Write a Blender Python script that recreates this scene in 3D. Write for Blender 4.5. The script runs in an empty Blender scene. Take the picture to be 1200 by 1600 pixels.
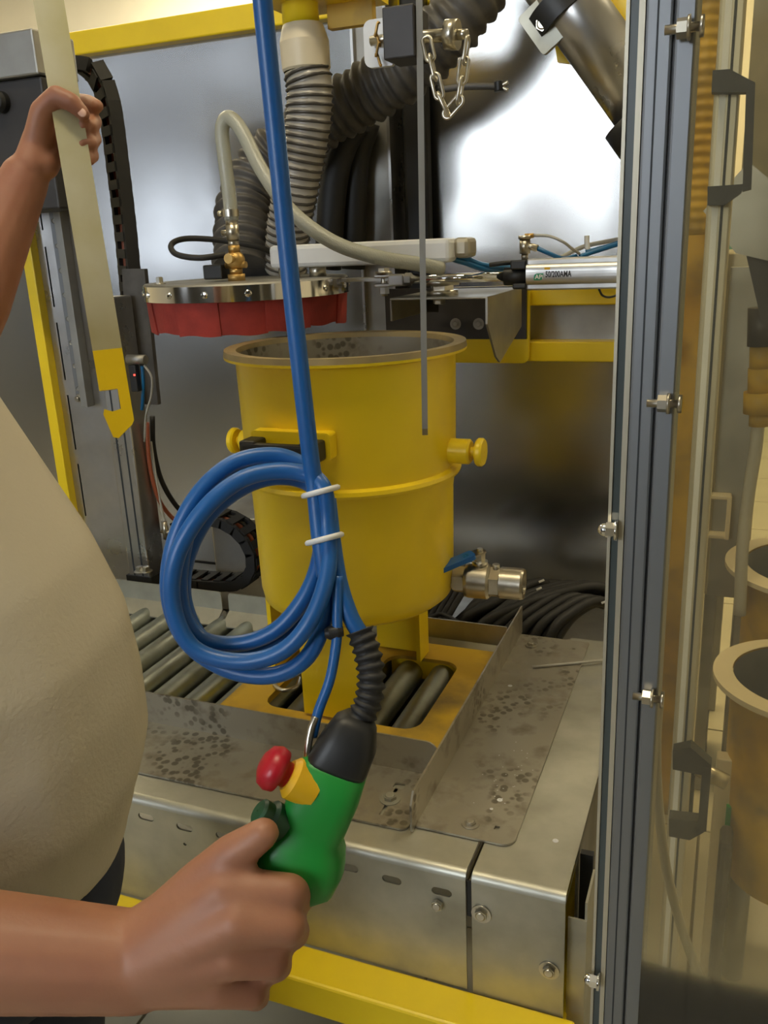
import bpy, bmesh, math, random
from mathutils import Vector, Matrix, noise
random.seed(7)
V = Vector
scn = bpy.context.scene
col = scn.collection

# ------------------------------------------------------------------ camera
CH = 1.45                                   # lens height above the floor
F = 1361.0                                  # focal length in pixels of the 1200x1600 frame
def _n(v): return V(v).normalized()
_Y = _n((565, -448, F)); _X = -_n((-3490, -269, F)); _X = (_X - _Y * _X.dot(_Y)).normalized()
_Z = _X.cross(_Y)                           # world axes in camera terms (x right, y down, z forward)
if _Z.y > 0: _Z = -_Z
R3 = Matrix(((_X.x, -_X.y, -_X.z), (_Y.x, -_Y.y, -_Y.z), (_Z.x, -_Z.y, -_Z.z)))
cam_d = bpy.data.cameras.new('camera'); cam = bpy.data.objects.new('camera', cam_d); col.objects.link(cam)
cam.matrix_world = Matrix.Translation((0, 0, CH)) @ R3.to_4x4()
cam_d.sensor_fit = 'VERTICAL'; cam_d.sensor_height = 24.0; cam_d.lens = 24.0 * F / 1600.0
cam_d.clip_start = 0.02
scn.camera = cam
def ray(px, py):
    c = V((px - 600, py - 800, F)); return V((c.dot(_X), c.dot(_Y), c.dot(_Z)))
def PY(px, py, y): r = ray(px, py); return V((0, 0, CH)) + r * (y / r.y)
def PZ(px, py, z): r = ray(px, py); return V((0, 0, CH)) + r * ((z - CH) / r.z)
def PD(px, py, d): return V((0, 0, CH)) + ray(px, py) * (d / F)

# ------------------------------------------------------------------ world and view
w = bpy.data.worlds.new('world'); scn.world = w; w.use_nodes = True
w.node_tree.nodes['Background'].inputs[0].default_value = (0.9, 0.93, 1.0, 1)
w.node_tree.nodes['Background'].inputs[1].default_value = 0.3
scn.view_settings.view_transform = 'Standard'; scn.view_settings.look = 'None'
scn.view_settings.gamma = 1.0; scn.view_settings.use_curve_mapping = False
scn.view_settings.exposure = 0.35
LAMP = 26.0                                 # strength of the ceiling luminaires
DAY = 11.0                                   # brightness of the window panes behind the camera

# ------------------------------------------------------------------ materials
def _mat(name):
    m = bpy.data.materials.new(name); m.use_nodes = True
    return m, m.node_tree, m.node_tree.nodes['Principled BSDF']
def mat(name, c, rough=0.5, metal=0.0, var=0.0, scale=8.0, bump=0.0, bscale=60.0, c2=None, stretch=None, spec=0.5,
        trans=0.0, sss=0.0, rvar=0.0, detail=6.0, lo=0.35, hi=0.7):
    m, t, b = _mat(name)
    N = t.nodes; L = t.links
    b.inputs['Base Color'].default_value = (*c, 1); b.inputs['Roughness'].default_value = rough
    b.inputs['Metallic'].default_value = metal; b.inputs['Specular IOR Level'].default_value = spec
    b.inputs['Transmission Weight'].default_value = trans
    if sss:
        b.inputs['Subsurface Weight'].default_value = sss; b.inputs['Subsurface Radius'].default_value = (0.01, 0.004, 0.002)
        b.inputs['Subsurface Scale'].default_value = 0.6
    tc = N.new('ShaderNodeTexCoord'); mp = N.new('ShaderNodeMapping'); L.new(tc.outputs['Object'], mp.inputs[0])
    if stretch: mp.inputs['Scale'].default_value = stretch
    if var or c2 or rvar:
        nz = N.new('ShaderNodeTexNoise'); nz.inputs['Scale'].default_value = scale; nz.inputs['Detail'].default_value = detail
        L.new(mp.outputs[0], nz.inputs['Vector'])
        rm = N.new('ShaderNodeMapRange'); rm.inputs[1].default_value = lo; rm.inputs[2].default_value = hi
        L.new(nz.outputs['Fac'], rm.inputs[0])
        if var or c2:
            mx = N.new('ShaderNodeMix'); mx.data_type = 'RGBA'
            cc = c2 if c2 else tuple(x * (1 - var) for x in c)
            mx.inputs[6].default_value = (*c, 1); mx.inputs[7].default_value = (*cc, 1)
            L.new(rm.outputs[0], mx.inputs[0]); L.new(mx.outputs[2], b.inputs['Base Color'])
        if rvar:
            r2 = N.new('ShaderNodeMapRange'); r2.inputs[3].default_value = rough; r2.inputs[4].default_value = min(1, rough + rvar)
            L.new(rm.outputs[0], r2.inputs[0]); L.new(r2.outputs[0], b.inputs['Roughness'])
    if bump:
        nb = N.new('ShaderNodeTexNoise'); nb.inputs['Scale'].default_value = bscale; nb.inputs['Detail'].default_value = 4
        L.new(mp.outputs[0], nb.inputs['Vector'])
        bp = N.new('ShaderNodeBump'); bp.inputs['Strength'].default_value = bump; bp.inputs['Distance'].default_value = 0.002
        L.new(nb.outputs['Fac'], bp.inputs['Height']); L.new(bp.outputs[0], b.inputs['Normal'])
    return m
def emit(name, c, s):
    m, t, b = _mat(name)
    b.inputs['Base Color'].default_value = (0, 0, 0, 1)
    b.inputs['Emission Color'].default_value = (*c, 1); b.inputs['Emission Strength'].default_value = s
    return m
def clear(name, tint, ior=1.45, haze=0.04, hazec=(0.6, 0.6, 0.55)):
    m = bpy.data.materials.new(name); m.use_nodes = True; t = m.node_tree; N = t.nodes; L = t.links
    N.remove(N['Principled BSDF']); out = N['Material Output']
    tr = N.new('ShaderNodeBsdfTransparent'); tr.inputs[0].default_value = (*tint, 1)
    gl = N.new('ShaderNodeBsdfGlossy'); gl.inputs['Roughness'].default_value = 0.04; gl.inputs[0].default_value = (1, 1, 1, 1)
    df = N.new('ShaderNodeBsdfDiffuse'); df.inputs[0].default_value = (*hazec, 1)
    m1 = N.new('ShaderNodeMixShader'); m1.inputs[0].default_value = haze
    L.new(tr.outputs[0], m1.inputs[1]); L.new(df.outputs[0], m1.inputs[2])
    fr = N.new('ShaderNodeFresnel'); fr.inputs[0].default_value = ior
    m2 = N.new('ShaderNodeMixShader'); L.new(fr.outputs[0], m2.inputs[0]); L.new(m1.outputs[0], m2.inputs[1]); L.new(gl.outputs[0], m2.inputs[2])
    L.new(m2.outputs[0], out.inputs[0])
    return m

M = {}
M['yellow'] = mat('yellow paint', (0.93, 0.67, 0.014), 0.34, var=0.12, scale=5, bump=0.15, bscale=90)
M['yellow_worn_shade'] = mat('worn and shaded yellow paint', (0.58, 0.36, 0.025), 0.5, c2=(0.16, 0.11, 0.035), scale=9, bump=0.2, lo=0.45, hi=0.75)  # paint wear; the frame post web also uses it for shade
M['stainless'] = mat('brushed stainless sheet', (0.50, 0.50, 0.49), 0.20, 1.0, var=0.10, scale=2.2, rvar=0.08, bump=0.012, bscale=240)
M['steel'] = mat('stainless steel', (0.56, 0.55, 0.53), 0.26, 1.0, var=0.2, scale=12, rvar=0.15)
M['dullsteel'] = mat('dull sheet steel', (0.42, 0.41, 0.38), 0.42, 1.0, var=0.3, scale=7, rvar=0.2)
M['polished'] = mat('polished steel band', (0.70, 0.67, 0.62), 0.10, 1.0)
M['chrome'] = mat('chromed rod', (0.8, 0.8, 0.8), 0.08, 1.0)
M['galv'] = mat('galvanised sheet', (0.50, 0.49, 0.42), 0.40, 0.9, c2=(0.36, 0.35, 0.29), scale=10, rvar=0.2, bump=0.05, bscale=40)
M['tray'] = mat('stained tray steel', (0.40, 0.37, 0.30), 0.42, 0.8, c2=(0.27, 0.24, 0.185), scale=26, rvar=0.2, bump=0.08, bscale=50, lo=0.5, hi=0.72, detail=9)
def stained(m, c, scale, lo):
    # splashes of dried dirt: clusters of small dark cells
    t = m.node_tree; N = t.nodes; L = t.links; b = N['Principled BSDF']
    tc = N.new('ShaderNodeTexCoord'); nz = N.new('ShaderNodeTexNoise'); nz.inputs['Scale'].default_value = 7.0; nz.inputs['Detail'].default_value = 2
    vo = N.new('ShaderNodeTexVoronoi'); vo.inputs['Scale'].default_value = scale; L.new(tc.outputs['Object'], nz.inputs['Vector']); L.new(tc.outputs['Object'], vo.inputs['Vector'])
    a = N.new('ShaderNodeMapRange'); a.inputs[1].default_value = lo; a.inputs[2].default_value = lo + 0.06; L.new(nz.outputs['Fac'], a.inputs[0])
    d = N.new('ShaderNodeMapRange'); d.inputs[1].default_value = 0.50; d.inputs[2].default_value = 0.36; L.new(vo.outputs['Distance'], d.inputs[0])
    mu = N.new('ShaderNodeMath'); mu.operation = 'MULTIPLY'; L.new(a.outputs[0], mu.inputs[0]); L.new(d.outputs[0], mu.inputs[1])
    m2 = N.new('ShaderNodeMath'); m2.operation = 'MULTIPLY'; m2.inputs[1].default_value = 0.7; L.new(mu.outputs[0], m2.inputs[0])
    mx = N.new('ShaderNodeMix'); mx.data_type = 'RGBA'; mx.inputs[7].default_value = (*c, 1)
    src = b.inputs['Base Color'].links[0].from_socket; L.new(src, mx.inputs[6]); L.new(m2.outputs[0], mx.inputs[0]); L.new(mx.outputs[2], b.inputs['Base Color'])
stained(M['tray'], (0.10, 0.085, 0.06), 75, 0.53)
M['roller'] = mat('zinc roller', (0.42, 0.44, 0.38), 0.32, 1.0, var=0.35, scale=14, rvar=0.2)
M['alu'] = mat('anodised aluminium', (0.24, 0.248, 0.26), 0.42, 0.7, var=0.15, scale=6, stretch=(1, 1, 0.1))
M['aludark'] = mat('profile groove', (0.03, 0.035, 0.04), 0.6, 0.2)
M['rim'] = mat('bare worn rim', (0.40, 0.30, 0.13), 0.45, 0.3, c2=(0.24, 0.19, 0.10), scale=14)
M['black'] = mat('black plastic', (0.012, 0.012, 0.012), 0.45)
M['rubber'] = mat('black rubber', (0.016, 0.015, 0.014), 0.6, var=0.3, scale=30)
M['blockgrey'] = mat('dark machined block', (0.045, 0.042, 0.042), 0.5, 0.3, var=0.25, scale=20)
M['duct'] = mat('dark fabric duct', (0.085, 0.078, 0.070), 0.5, var=0.45, scale=25, bump=0.5, bscale=70)
M['ribgrey'] = mat('grey ribbed hose wall', (0.40, 0.37, 0.32), 0.28, var=0.25, scale=10)
M['spiral'] = mat('dark hose spiral', (0.05, 0.043, 0.036), 0.35)
M['cream'] = mat('cream plastic cuff', (0.66, 0.58, 0.42), 0.4, var=0.1, scale=8)
M['hose'] = mat('braided clear hose', (0.50, 0.50, 0.42), 0.22, trans=0.35, bump=0.35, bscale=420)
M['brass'] = mat('brass', (0.62, 0.40, 0.14), 0.36, 1.0, var=0.45, scale=40, rvar=0.2)
M['nickel'] = mat('nickelled brass', (0.55, 0.50, 0.40), 0.28, 1.0, var=0.25, scale=30, rvar=0.1)
M['felt'] = mat('red felt curtain', (0.34, 0.035, 0.025), 0.85, var=0.35, scale=22, bump=0.4, bscale=200)
M['white'] = mat('white painted metal', (0.72, 0.73, 0.74), 0.32, var=0.1, scale=12)
M['zinc'] = mat('bright zinc hardware', (0.62, 0.58, 0.48), 0.28, 1.0, var=0.3, scale=40)
M['blue'] = mat('blue cable sheath', (0.012, 0.11, 0.36), 0.38, var=0.15, scale=10)
M['bluetube'] = mat('blue air tube', (0.01, 0.13, 0.30), 0.3)
M['bluehandle'] = mat('blue lever sleeve', (0.012, 0.11, 0.36), 0.35)
M['clearcord'] = mat('grey air tube', (0.48, 0.46, 0.40), 0.3, trans=0.2)
M['tie'] = mat('white nylon tie', (0.72, 0.72, 0.70), 0.4)
M['green'] = mat('green pendant shell', (0.012, 0.26, 0.035), 0.42, var=0.1, scale=12)
M['darkgreen'] = mat('dark green button', (0.006, 0.06, 0.025), 0.45)
M['red'] = mat('red button', (0.42, 0.008, 0.02), 0.35)
M['buttonyellow'] = mat('yellow collar', (0.72, 0.42, 0.01), 0.4)
M['skin'] = mat('skin', (0.36, 0.165, 0.095), 0.5, c2=(0.29, 0.115, 0.07), scale=14, sss=0.12, bump=0.12, bscale=180, lo=0.4, hi=0.75)
M['nail'] = mat('fingernail', (0.62, 0.38, 0.30), 0.3)
M['shirt'] = mat('beige shirt cotton', (0.45, 0.405, 0.315), 0.9, var=0.12, scale=4, bump=0.35, bscale=260)
M['navy'] = mat('navy trousers', (0.012, 0.018, 0.040), 0.85, var=0.2, scale=20)
M['hair'] = mat('dark hair', (0.02, 0.014, 0.01), 0.6)
M['shoe'] = mat('black work shoe', (0.02, 0.02, 0.02), 0.5)
M['eye'] = mat('eye white', (0.7, 0.68, 0.65), 0.25)
M['handbar'] = mat('plated bar', (0.56, 0.54, 0.40), 0.45, 0.35, c2=(0.44, 0.40, 0.20), scale=9)
M['cablered'] = mat('orange brown cable', (0.30, 0.075, 0.03), 0.5)
M['tile'] = mat('cream floor tile', (0.50, 0.46, 0.34), 0.32, var=0.12, scale=6)
M['grout'] = mat('grout', (0.30, 0.27, 0.20), 0.85)
M['plaster'] = mat('cream plaster', (0.92, 0.88, 0.76), 0.85, var=0.04, scale=3)
M['ceil'] = mat('white ceiling', (0.78, 0.76, 0.70), 0.85, var=0.03, scale=3)
M['teal'] = mat('teal wall paint', (0.10, 0.24, 0.22), 0.6)
M['backing'] = mat('dark concrete paint', (0.05, 0.05, 0.048), 0.7, var=0.2, scale=3)
M['beige'] = mat('beige aluminium profile', (0.50, 0.46, 0.36), 0.4, 0.5, var=0.1, scale=8, stretch=(1, 1, 0.2))
M['printgreen'] = mat('green print', (0.01, 0.24, 0.12), 0.5)
M['printblack'] = mat('black print', (0.01, 0.01, 0.01), 0.5)
M['printwhite'] = mat('white print', (0.75, 0.75, 0.72), 0.5)
M['pane'] = clear('polycarbonate pane', (0.93, 0.89, 0.74), haze=0.05, hazec=(0.55, 0.5, 0.4))
M['paneedge'] = mat('pane edge', (0.06, 0.075, 0.075), 0.3)
M['day'] = emit('daylit window pane', (0.86, 0.93, 1.0), DAY)
M['day2'] = emit('shaded window pane', (0.80, 0.88, 1.0), DAY * 0.34)
M['lamp'] = emit('lamp diffuser', (1.0, 0.86, 0.58), LAMP)
M['led'] = emit('red led', (1, 0.03, 0.02), 6)
M['wframe'] = mat('window frame', (0.6, 0.6, 0.58), 0.5)

# ------------------------------------------------------------------ mesh helpers
def catmull(pts, sub=6, closed=False):
    pts = [V(p) for p in pts]; n = len(pts); out = []
    rng = n if closed else n - 1
    for i in range(rng):
        p1, p2 = pts[i], pts[(i + 1) % n]
        p0 = pts[i - 1] if (closed or i > 0) else p1 * 2 - p2
        p3 = pts[(i + 2) % n] if (closed or i + 2 < n) else p2 * 2 - p1
        for k in range(sub):
            t = k / sub
            out.append(0.5 * ((2 * p1) + (p2 - p0) * t + (2 * p0 - 5 * p1 + 4 * p2 - p3) * t * t + (3 * p1 - p0 - 3 * p2 + p3) * t ** 3))
    if not closed: out.append(pts[-1].copy())
    return out
def resample(pts, step):
    out = [pts[0].copy()]; acc = 0.0
    for a, b in zip(pts[:-1], pts[1:]):
        d = (b - a).length; pos = step - acc
        while pos <= d and d > 0:
            out.append(a.lerp(b, pos / d)); pos += step
        acc = (acc + d) % step
    return out
def frames(pts, closed=False):
    n = len(pts); T = []
    for i in range(n):
        a = pts[i - 1] if (i > 0 or closed) else pts[i]
        b = pts[(i + 1) % n] if (i < n - 1 or closed) else pts[i]
        T.append((b - a).normalized())
    up = V((0, 0, 1)) if abs(T[0].z) < 0.9 else V((1, 0, 0))
    u = (up - T[0] * up.dot(T[0])).normalized(); U = [u]
    for i in range(1, n):
        u = u - T[i] * u.dot(T[i]); u.normalize(); U.append(u)
    return [(T[i], U[i], T[i].cross(U[i])) for i in range(n)]
def basis(d):
    d = V(d).normalized(); up = V((0, 0, 1)) if abs(d.z) < 0.9 else V((1, 0, 0))
    u = (up - d * up.dot(d)).normalized(); return d, u, d.cross(u)
def rrect(x0, y0, x1, y1, r=0.0, n=5):
    if x0 > x1: x0, x1 = x1, x0
    if y0 > y1: y0, y1 = y1, y0
    rs = r if isinstance(r, (tuple, list)) else (r,) * 4     # corners: bl, br, tr, tl
    out = []
    for (cx, cy, a0), rr in zip(((x0, y0, 180), (x1, y0, 270), (x1, y1, 0), (x0, y1, 90)), rs):
        if rr <= 0: out.append((cx, cy)); continue
        ox = cx + (rr if cx == x0 else -rr); oy = cy + (rr if cy == y0 else -rr)
        for k in range(n + 1):
            a = math.radians(a0 + 90 * k / n); out.append((ox + rr * math.cos(a), oy + rr * math.sin(a)))
    return out
def circle(cx, cy, r, n=24): return [(cx + r * math.cos(2 * math.pi * k / n), cy + r * math.sin(2 * math.pi * k / n)) for k in range(n)]
def slot(cx, cy, l, wd, n=6):
    r = wd / 2; h = l / 2 - r; o = []
    for k in range(n + 1): a = -math.pi / 2 + math.pi * k / n; o.append((cx + h + r * math.cos(a), cy + r * math.sin(a)))
    for k in range(n + 1): a = math.pi / 2 + math.pi * k / n; o.append((cx - h + r * math.cos(a), cy + r * math.sin(a)))
    return o

class MB:
    def __init__(s): s.v = []; s.f = []; s.sm = []
    def add(s, vs, fs, smooth=False):
        o = len(s.v); s.v += [V(p) for p in vs]; s.f += [tuple(i + o for i in f) for f in fs]; s.sm += [smooth] * len(fs); return s
    def box(s, a, b, rot=None, piv=None):
        x0, y0, z0 = a; x1, y1, z1 = b
        vs = [V((x, y, z)) for x in (x0, x1) for y in (y0, y1) for z in (z0, z1)]
        if rot is not None:
            p = V(piv) if piv is not None else (V(a) + V(b)) / 2
            vs = [p + rot @ (v - p) for v in vs]
        return s.add(vs, [(0, 1, 3, 2), (4, 6, 7, 5), (0, 4, 5, 1), (2, 3, 7, 6), (0, 2, 6, 4), (1, 5, 7, 3)])
    def bbox(s, a, b, bev=0.003):      # box with chamfered edges
        bm = bmesh.new(); bmesh.ops.create_cube(bm, size=1)
        a, b = V(a), V(b); c = (a + b) / 2; d = b - a
        for v in bm.verts: v.co = V((c.x + v.co.x * abs(d.x), c.y + v.co.y * abs(d.y), c.z + v.co.z * abs(d.z)))
        bmesh.ops.bevel(bm, geom=list(bm.edges), offset=bev, segments=2, affect='EDGES', profile=0.5)
        bm.verts.index_update()
        s.add([v.co.copy() for v in bm.verts], [tuple(v.index for v in f.verts) for f in bm.faces]); bm.free(); return s
    def cyl(s, p0, p1, r0, r1=None, n=20, cap=True, smooth=True):
        p0, p1 = V(p0), V(p1); r1 = r0 if r1 is None else r1
        d, u, w_ = basis(p1 - p0); vs = []
        for p, r in ((p0, r0), (p1, r1)):
            for k in range(n):
                a = 2 * math.pi * k / n; vs.append(p + (u * math.cos(a) + w_ * math.sin(a)) * r)
        s.add(vs, [(k, (k + 1) % n, n + (k + 1) % n, n + k) for k in range(n)], smooth)
        if cap:
            o = len(s.v) - 2 * n; s.f += [tuple(o + k for k in reversed(range(n))), tuple(o + n + k for k in range(n))]; s.sm += [False] * 2
        return s
    def lathe(s, p, axis, prof, n=40, smooth=True, sharp=True):
        # prof: list of (radius, height along axis); neighbouring rings split for crisp edges
        p = V(p); d, u, w_ = basis(axis)
        if not sharp:
            vs = []; 
            for (r, h) in prof:
                for k in range(n):
                    a = 2 * math.pi * k / n; vs.append(p + d * h + (u * math.cos(a) + w_ * math.sin(a)) * max(r, 1e-5))
            fs = [(i * n + k, i * n + (k + 1) % n, (i + 1) * n + (k + 1) % n, (i + 1) * n + k) for i in range(len(prof) - 1) for k in range(n)]
            return s.add(vs, fs, smooth)
        for (r0, h0), (r1, h1) in zip(prof[:-1], prof[1:]):
            s.lathe(p, axis, [(r0, h0), (r1, h1)], n, smooth, False)
        return s
    def tube(s, pts, r, n=10, closed=False, cap=True, smooth=True):
        fr = frames(pts, closed); m = len(pts); vs = []
        for i, (t, u, w_) in enumerate(fr):
            rr = r(i) if callable(r) else r
            for k in range(n):
                a = 2 * math.pi * k / n; vs.append(pts[i] + (u * math.cos(a) + w_ * math.sin(a)) * rr)
        fs = []
        for i in range(m if closed else m - 1):
            j = (i + 1) % m
            fs += [(i * n + k, i * n + (k + 1) % n, j * n + (k + 1) % n, j * n + k) for k in range(n)]
        s.add(vs, fs, smooth)
        if cap and not closed:
            o = len(s.v) - m * n
            s.f += [tuple(o + k for k in reversed(range(n))), tuple(o + (m - 1) * n + k for k in range(n))]; s.sm += [False] * 2
        return s
    def sphere(s, p, r, n=14, mfn=None):
        p = V(p); vs = []; rr = r if isinstance(r, (tuple, list, Vector)) else (r, r, r)
        for i in range(n + 1):
            th = math.pi * i / n
            for k in range(2 * n):
                a = math.pi * k / n
                q = V((rr[0] * math.sin(th) * math.cos(a), rr[1] * math.sin(th) * math.sin(a), rr[2] * math.cos(th)))
                vs.append(p + (mfn @ q if mfn is not None else q))
        fs = [(i * 2 * n + k, (i + 1) * 2 * n + k, (i + 1) * 2 * n + (k + 1) % (2 * n), i * 2 * n + (k + 1) % (2 * n)) for i in range(n) for k in range(2 * n)]
        return s.add(vs, fs, True)
    def prism(s, outline, o, u, v, t, holes=()):
        # flat outline (2D) in plane o + a*u + b*v, thickened symmetrically by t along u x v
        cu = bpy.data.curves.new('tmp', 'CURVE'); cu.dimensions = '2D'; cu.fill_mode = 'BOTH'; cu.extrude = t / 2
        for loop in [outline] + list(holes):
            sp = cu.splines.new('POLY'); sp.points.add(len(loop) - 1); sp.use_cyclic_u = True
            for q, (a, b) in zip(sp.points, loop): q.co = (a, b, 0, 1)
        ob = bpy.data.objects.new('tmp', cu); me = ob.to_mesh()
        o, u, v = V(o), V(u), V(v); wv = u.cross(v)
        s.add([o + u * p.co.x + v * p.co.y + wv * p.co.z for p in me.vertices], [tuple(p.vertices) for p in me.polygons])
        ob.to_mesh_clear(); bpy.data.objects.remove(ob); bpy.data.curves.remove(cu); return s
    def hexbolt(s, p, d, r=0.009, h=0.006, washer=True):
        p = V(p); d = V(d).normalized()
        if washer: s.cyl(p, p + d * 0.0018, r * 1.55, n=20)
        s.cyl(p + d * 0.0015, p + d * h, r, n=6, smooth=False); s.cyl(p + d * h, p + d * (h + 0.001), r * 0.8, r * 0.6, n=12); return s
    def build(s, name, m, parent=None, weld=False):
        org = V((0, 0, 0))
        if parent is not None: org = V(parent.get('_org', (0, 0, 0)))
        elif s.v:
            xs = [p.x for p in s.v]; ys = [p.y for p in s.v]; zs = [p.z for p in s.v]
            org = V(((min(xs) + max(xs)) / 2, (min(ys) + max(ys)) / 2, min(zs)))
        me = bpy.data.meshes.new(name); me.from_pydata([tuple(p - org) for p in s.v], [], s.f)
        me.polygons.foreach_set('use_smooth', s.sm); me.update()
        if weld:
            bm = bmesh.new(); bm.from_mesh(me); bmesh.ops.remove_doubles(bm, verts=bm.verts, dist=1e-5); bmesh.ops.recalc_face_normals(bm, faces=bm.faces); bm.to_mesh(me); bm.free()
        me.materials.append(M[m])
        o = bpy.data.objects.new(name, me); col.objects.link(o)
        if parent is not None: o.parent = parent
        else: o.location = org
        o['_org'] = tuple(org)
        return o
def thing(name, label, cat, loc, group=None):
    o = bpy.data.objects.new(name, None); col.objects.link(o); o.location = loc; o.empty_display_size = 0.05
    o['_org'] = tuple(loc); return tag(o, label, cat, group)
def tag(o, label=None, cat=None, group=None, kind=None):
    if label: o['label'] = label
    if cat: o['category'] = cat
    if group: o['group'] = group
    if kind: o['kind'] = kind
    return o
def struct(name, mb, m, label=None): return tag(mb.build(name, m), label, None, None, 'structure')
def text_mb(s, o, u, v, size, thick=0.0006, align='LEFT'):
    cu = bpy.data.curves.new('tmp', 'FONT'); cu.body = s; cu.size = size; cu.extrude = thick / 2; cu.align_x = align; cu.offset = size * 0.022
    ob = bpy.data.objects.new('tmp', cu); me = ob.to_mesh(); o, u, v = V(o), V(u), V(v); wv = u.cross(v); mb = MB()
    mb.add([o + u * p.co.x + v * p.co.y + wv * p.co.z for p in me.vertices], [tuple(p.vertices) for p in me.polygons])
    ob.to_mesh_clear(); bpy.data.objects.remove(ob); bpy.data.curves.remove(cu); return mb
def remesh(mb, vox, smooth_it=4, fac=0.5):
    # weld a set of overlapping closed solids into one continuous skin
    me = bpy.data.meshes.new('tmp'); me.from_pydata([tuple(p) for p in mb.v], [], mb.f); me.update()
    bm = bmesh.new(); bm.from_mesh(me); bmesh.ops.remove_doubles(bm, verts=bm.verts, dist=1e-6); bmesh.ops.recalc_face_normals(bm, faces=bm.faces); bm.to_mesh(me); bm.free()
    ob = bpy.data.objects.new('tmp', me); col.objects.link(ob)
    rm = ob.modifiers.new('r', 'REMESH'); rm.mode = 'VOXEL'; rm.voxel_size = vox; rm.use_smooth_shade = True
    sm = ob.modifiers.new('s', 'SMOOTH'); sm.factor = fac; sm.iterations = smooth_it
    dg = bpy.context.evaluated_depsgraph_get(); ev = ob.evaluated_get(dg); m2 = ev.to_mesh()
    out = MB(); out.add([p.co.copy() for p in m2.vertices], [tuple(p.vertices) for p in m2.polygons], True)
    ev.to_mesh_clear(); bpy.data.objects.remove(ob); bpy.data.meshes.remove(me); return out
def capsule(mb, p0, r0, p1, r1, n=16):
    mb.sphere(p0, r0, n // 2); mb.sphere(p1, r1, n // 2); mb.cyl(p0, p1, r0, r1, n); return mb
UX, UY, UZ = V((1, 0, 0)), V((0, 1, 0)), V((0, 0, 1))

# ================================================================== the setting
XL, XR, YF, YB, ZT = -8.0, 4.0, -3.5, 7.5, 3.9
fl = struct('floor', MB().box((XL, YF, -0.06), (XR, YB, -0.012)), 'grout', 'floor of large cream tiles')
ts = 0.5
tile_me = None
for ix in range(int((1.6 + 3.0) / ts)):
    for iy in range(int((YB + 1.0) / ts)):
        x = -3.0 + ix * ts; y = -1.0 + iy * ts
        if tile_me is None:
            t0 = MB().bbox((x + 0.003, y + 0.003, -0.0125), (x + ts - 0.003, y + ts - 0.003, 0.0), 0.0015).build('tile', 'tile', fl); tile_me = t0; tx, ty = x, y
        else:
            c = t0.copy(); col.objects.link(c); c.location = (x - tx, y - ty, 0)
struct('ceiling', MB().box((XL, YF, ZT), (XR, YB, ZT + 0.1)), 'ceil', 'white ceiling of the hall')
wb = struct('wall_back', MB().box((XL, YB, -0.05), (XR, YB + 0.1, ZT)), 'plaster', 'cream plastered rear wall of the hall')
MB().box((XL, YB - 0.012, 0.0), (XR, YB - 0.001, 1.35)).build('dado', 'teal', wb)
struct('wall_left', MB().box((XL - 0.1, YF, -0.05), (XL, YB, ZT)), 'plaster', 'cream wall on the left')
struct('wall_right', MB().box((XR, YF, -0.05), (XR + 0.1, YB, ZT)), 'plaster', 'cream wall on the right')
wins = [(-2.4, -0.85, 1.6, 3.05), (-5.95, -4.55, 1.2, 2.2), (-6.3, -3.9, 2.85, 3.2)]
wf = MB(); holes = [rrect(a, z0, b, z1) for a, b, z0, z1 in wins]
wf.prism(rrect(XL, -0.05, XR, ZT), (0, YF - 0.05, 0), UX, UZ, 0.1, holes)
struct('wall_front', wf, 'backing', 'dark painted wall behind the camera')
for k, (a, b, z0, z1) in enumerate(wins):
    wo = struct('window_%d' % (k + 1), MB().prism(rrect(a, z0, b, z1), (0, YF - 0.05, 0), UX, UZ, 0.06, [rrect(a + 0.05, z0 + 0.05, (a + b) / 2 - 0.025, z1 - 0.05), rrect((a + b) / 2 + 0.025, z0 + 0.05, b - 0.05, z1 - 0.05)]), 'wframe')
    for c, d in ((a + 0.05, (a + b) / 2 - 0.025), ((a + b) / 2 + 0.025, b - 0.05)):
        MB().box((c, YF - 0.06, z0 + 0.05), (d, YF - 0.05, z1 - 0.05)).build('pane', 'day' if k == 0 else 'day2', wo)
for lx, ly, where in ((-5.2, 5.6, 'near the rear wall on the left'), (-2.6, 5.6, 'near the middle of the rear wall'), (0.6, 5.6, 'near the rear wall on the right'), (-4.2, 6.7, 'added to brighten the rear wall, left one'), (-1.6, 6.7, 'added to brighten the rear wall, right one'), (-3.6, 4.4, 'beyond the cabin, added to brighten the rear wall'), (-3.4, 2.6, 'left of the cabin'), (1.1, 2.9, 'right of the cabin'), (-0.5, 0.4, 'above the front of the conveyor')):  # three of these lamps are added to brighten the rear wall
    lamp = thing('ceiling_lamp', 'white fluorescent ceiling lamp ' + where, 'lamp', (lx, ly, ZT - 0.09), 'ceiling lamps')
    MB().box((lx - 0.65, ly - 0.16, ZT - 0.06), (lx + 0.65, ly + 0.16, ZT)).build('housing', 'white', lamp)
    MB().box((lx - 0.62, ly - 0.13, ZT - 0.085), (lx + 0.62, ly + 0.13, ZT - 0.0601)).build('diffuser', 'lamp', lamp)

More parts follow.
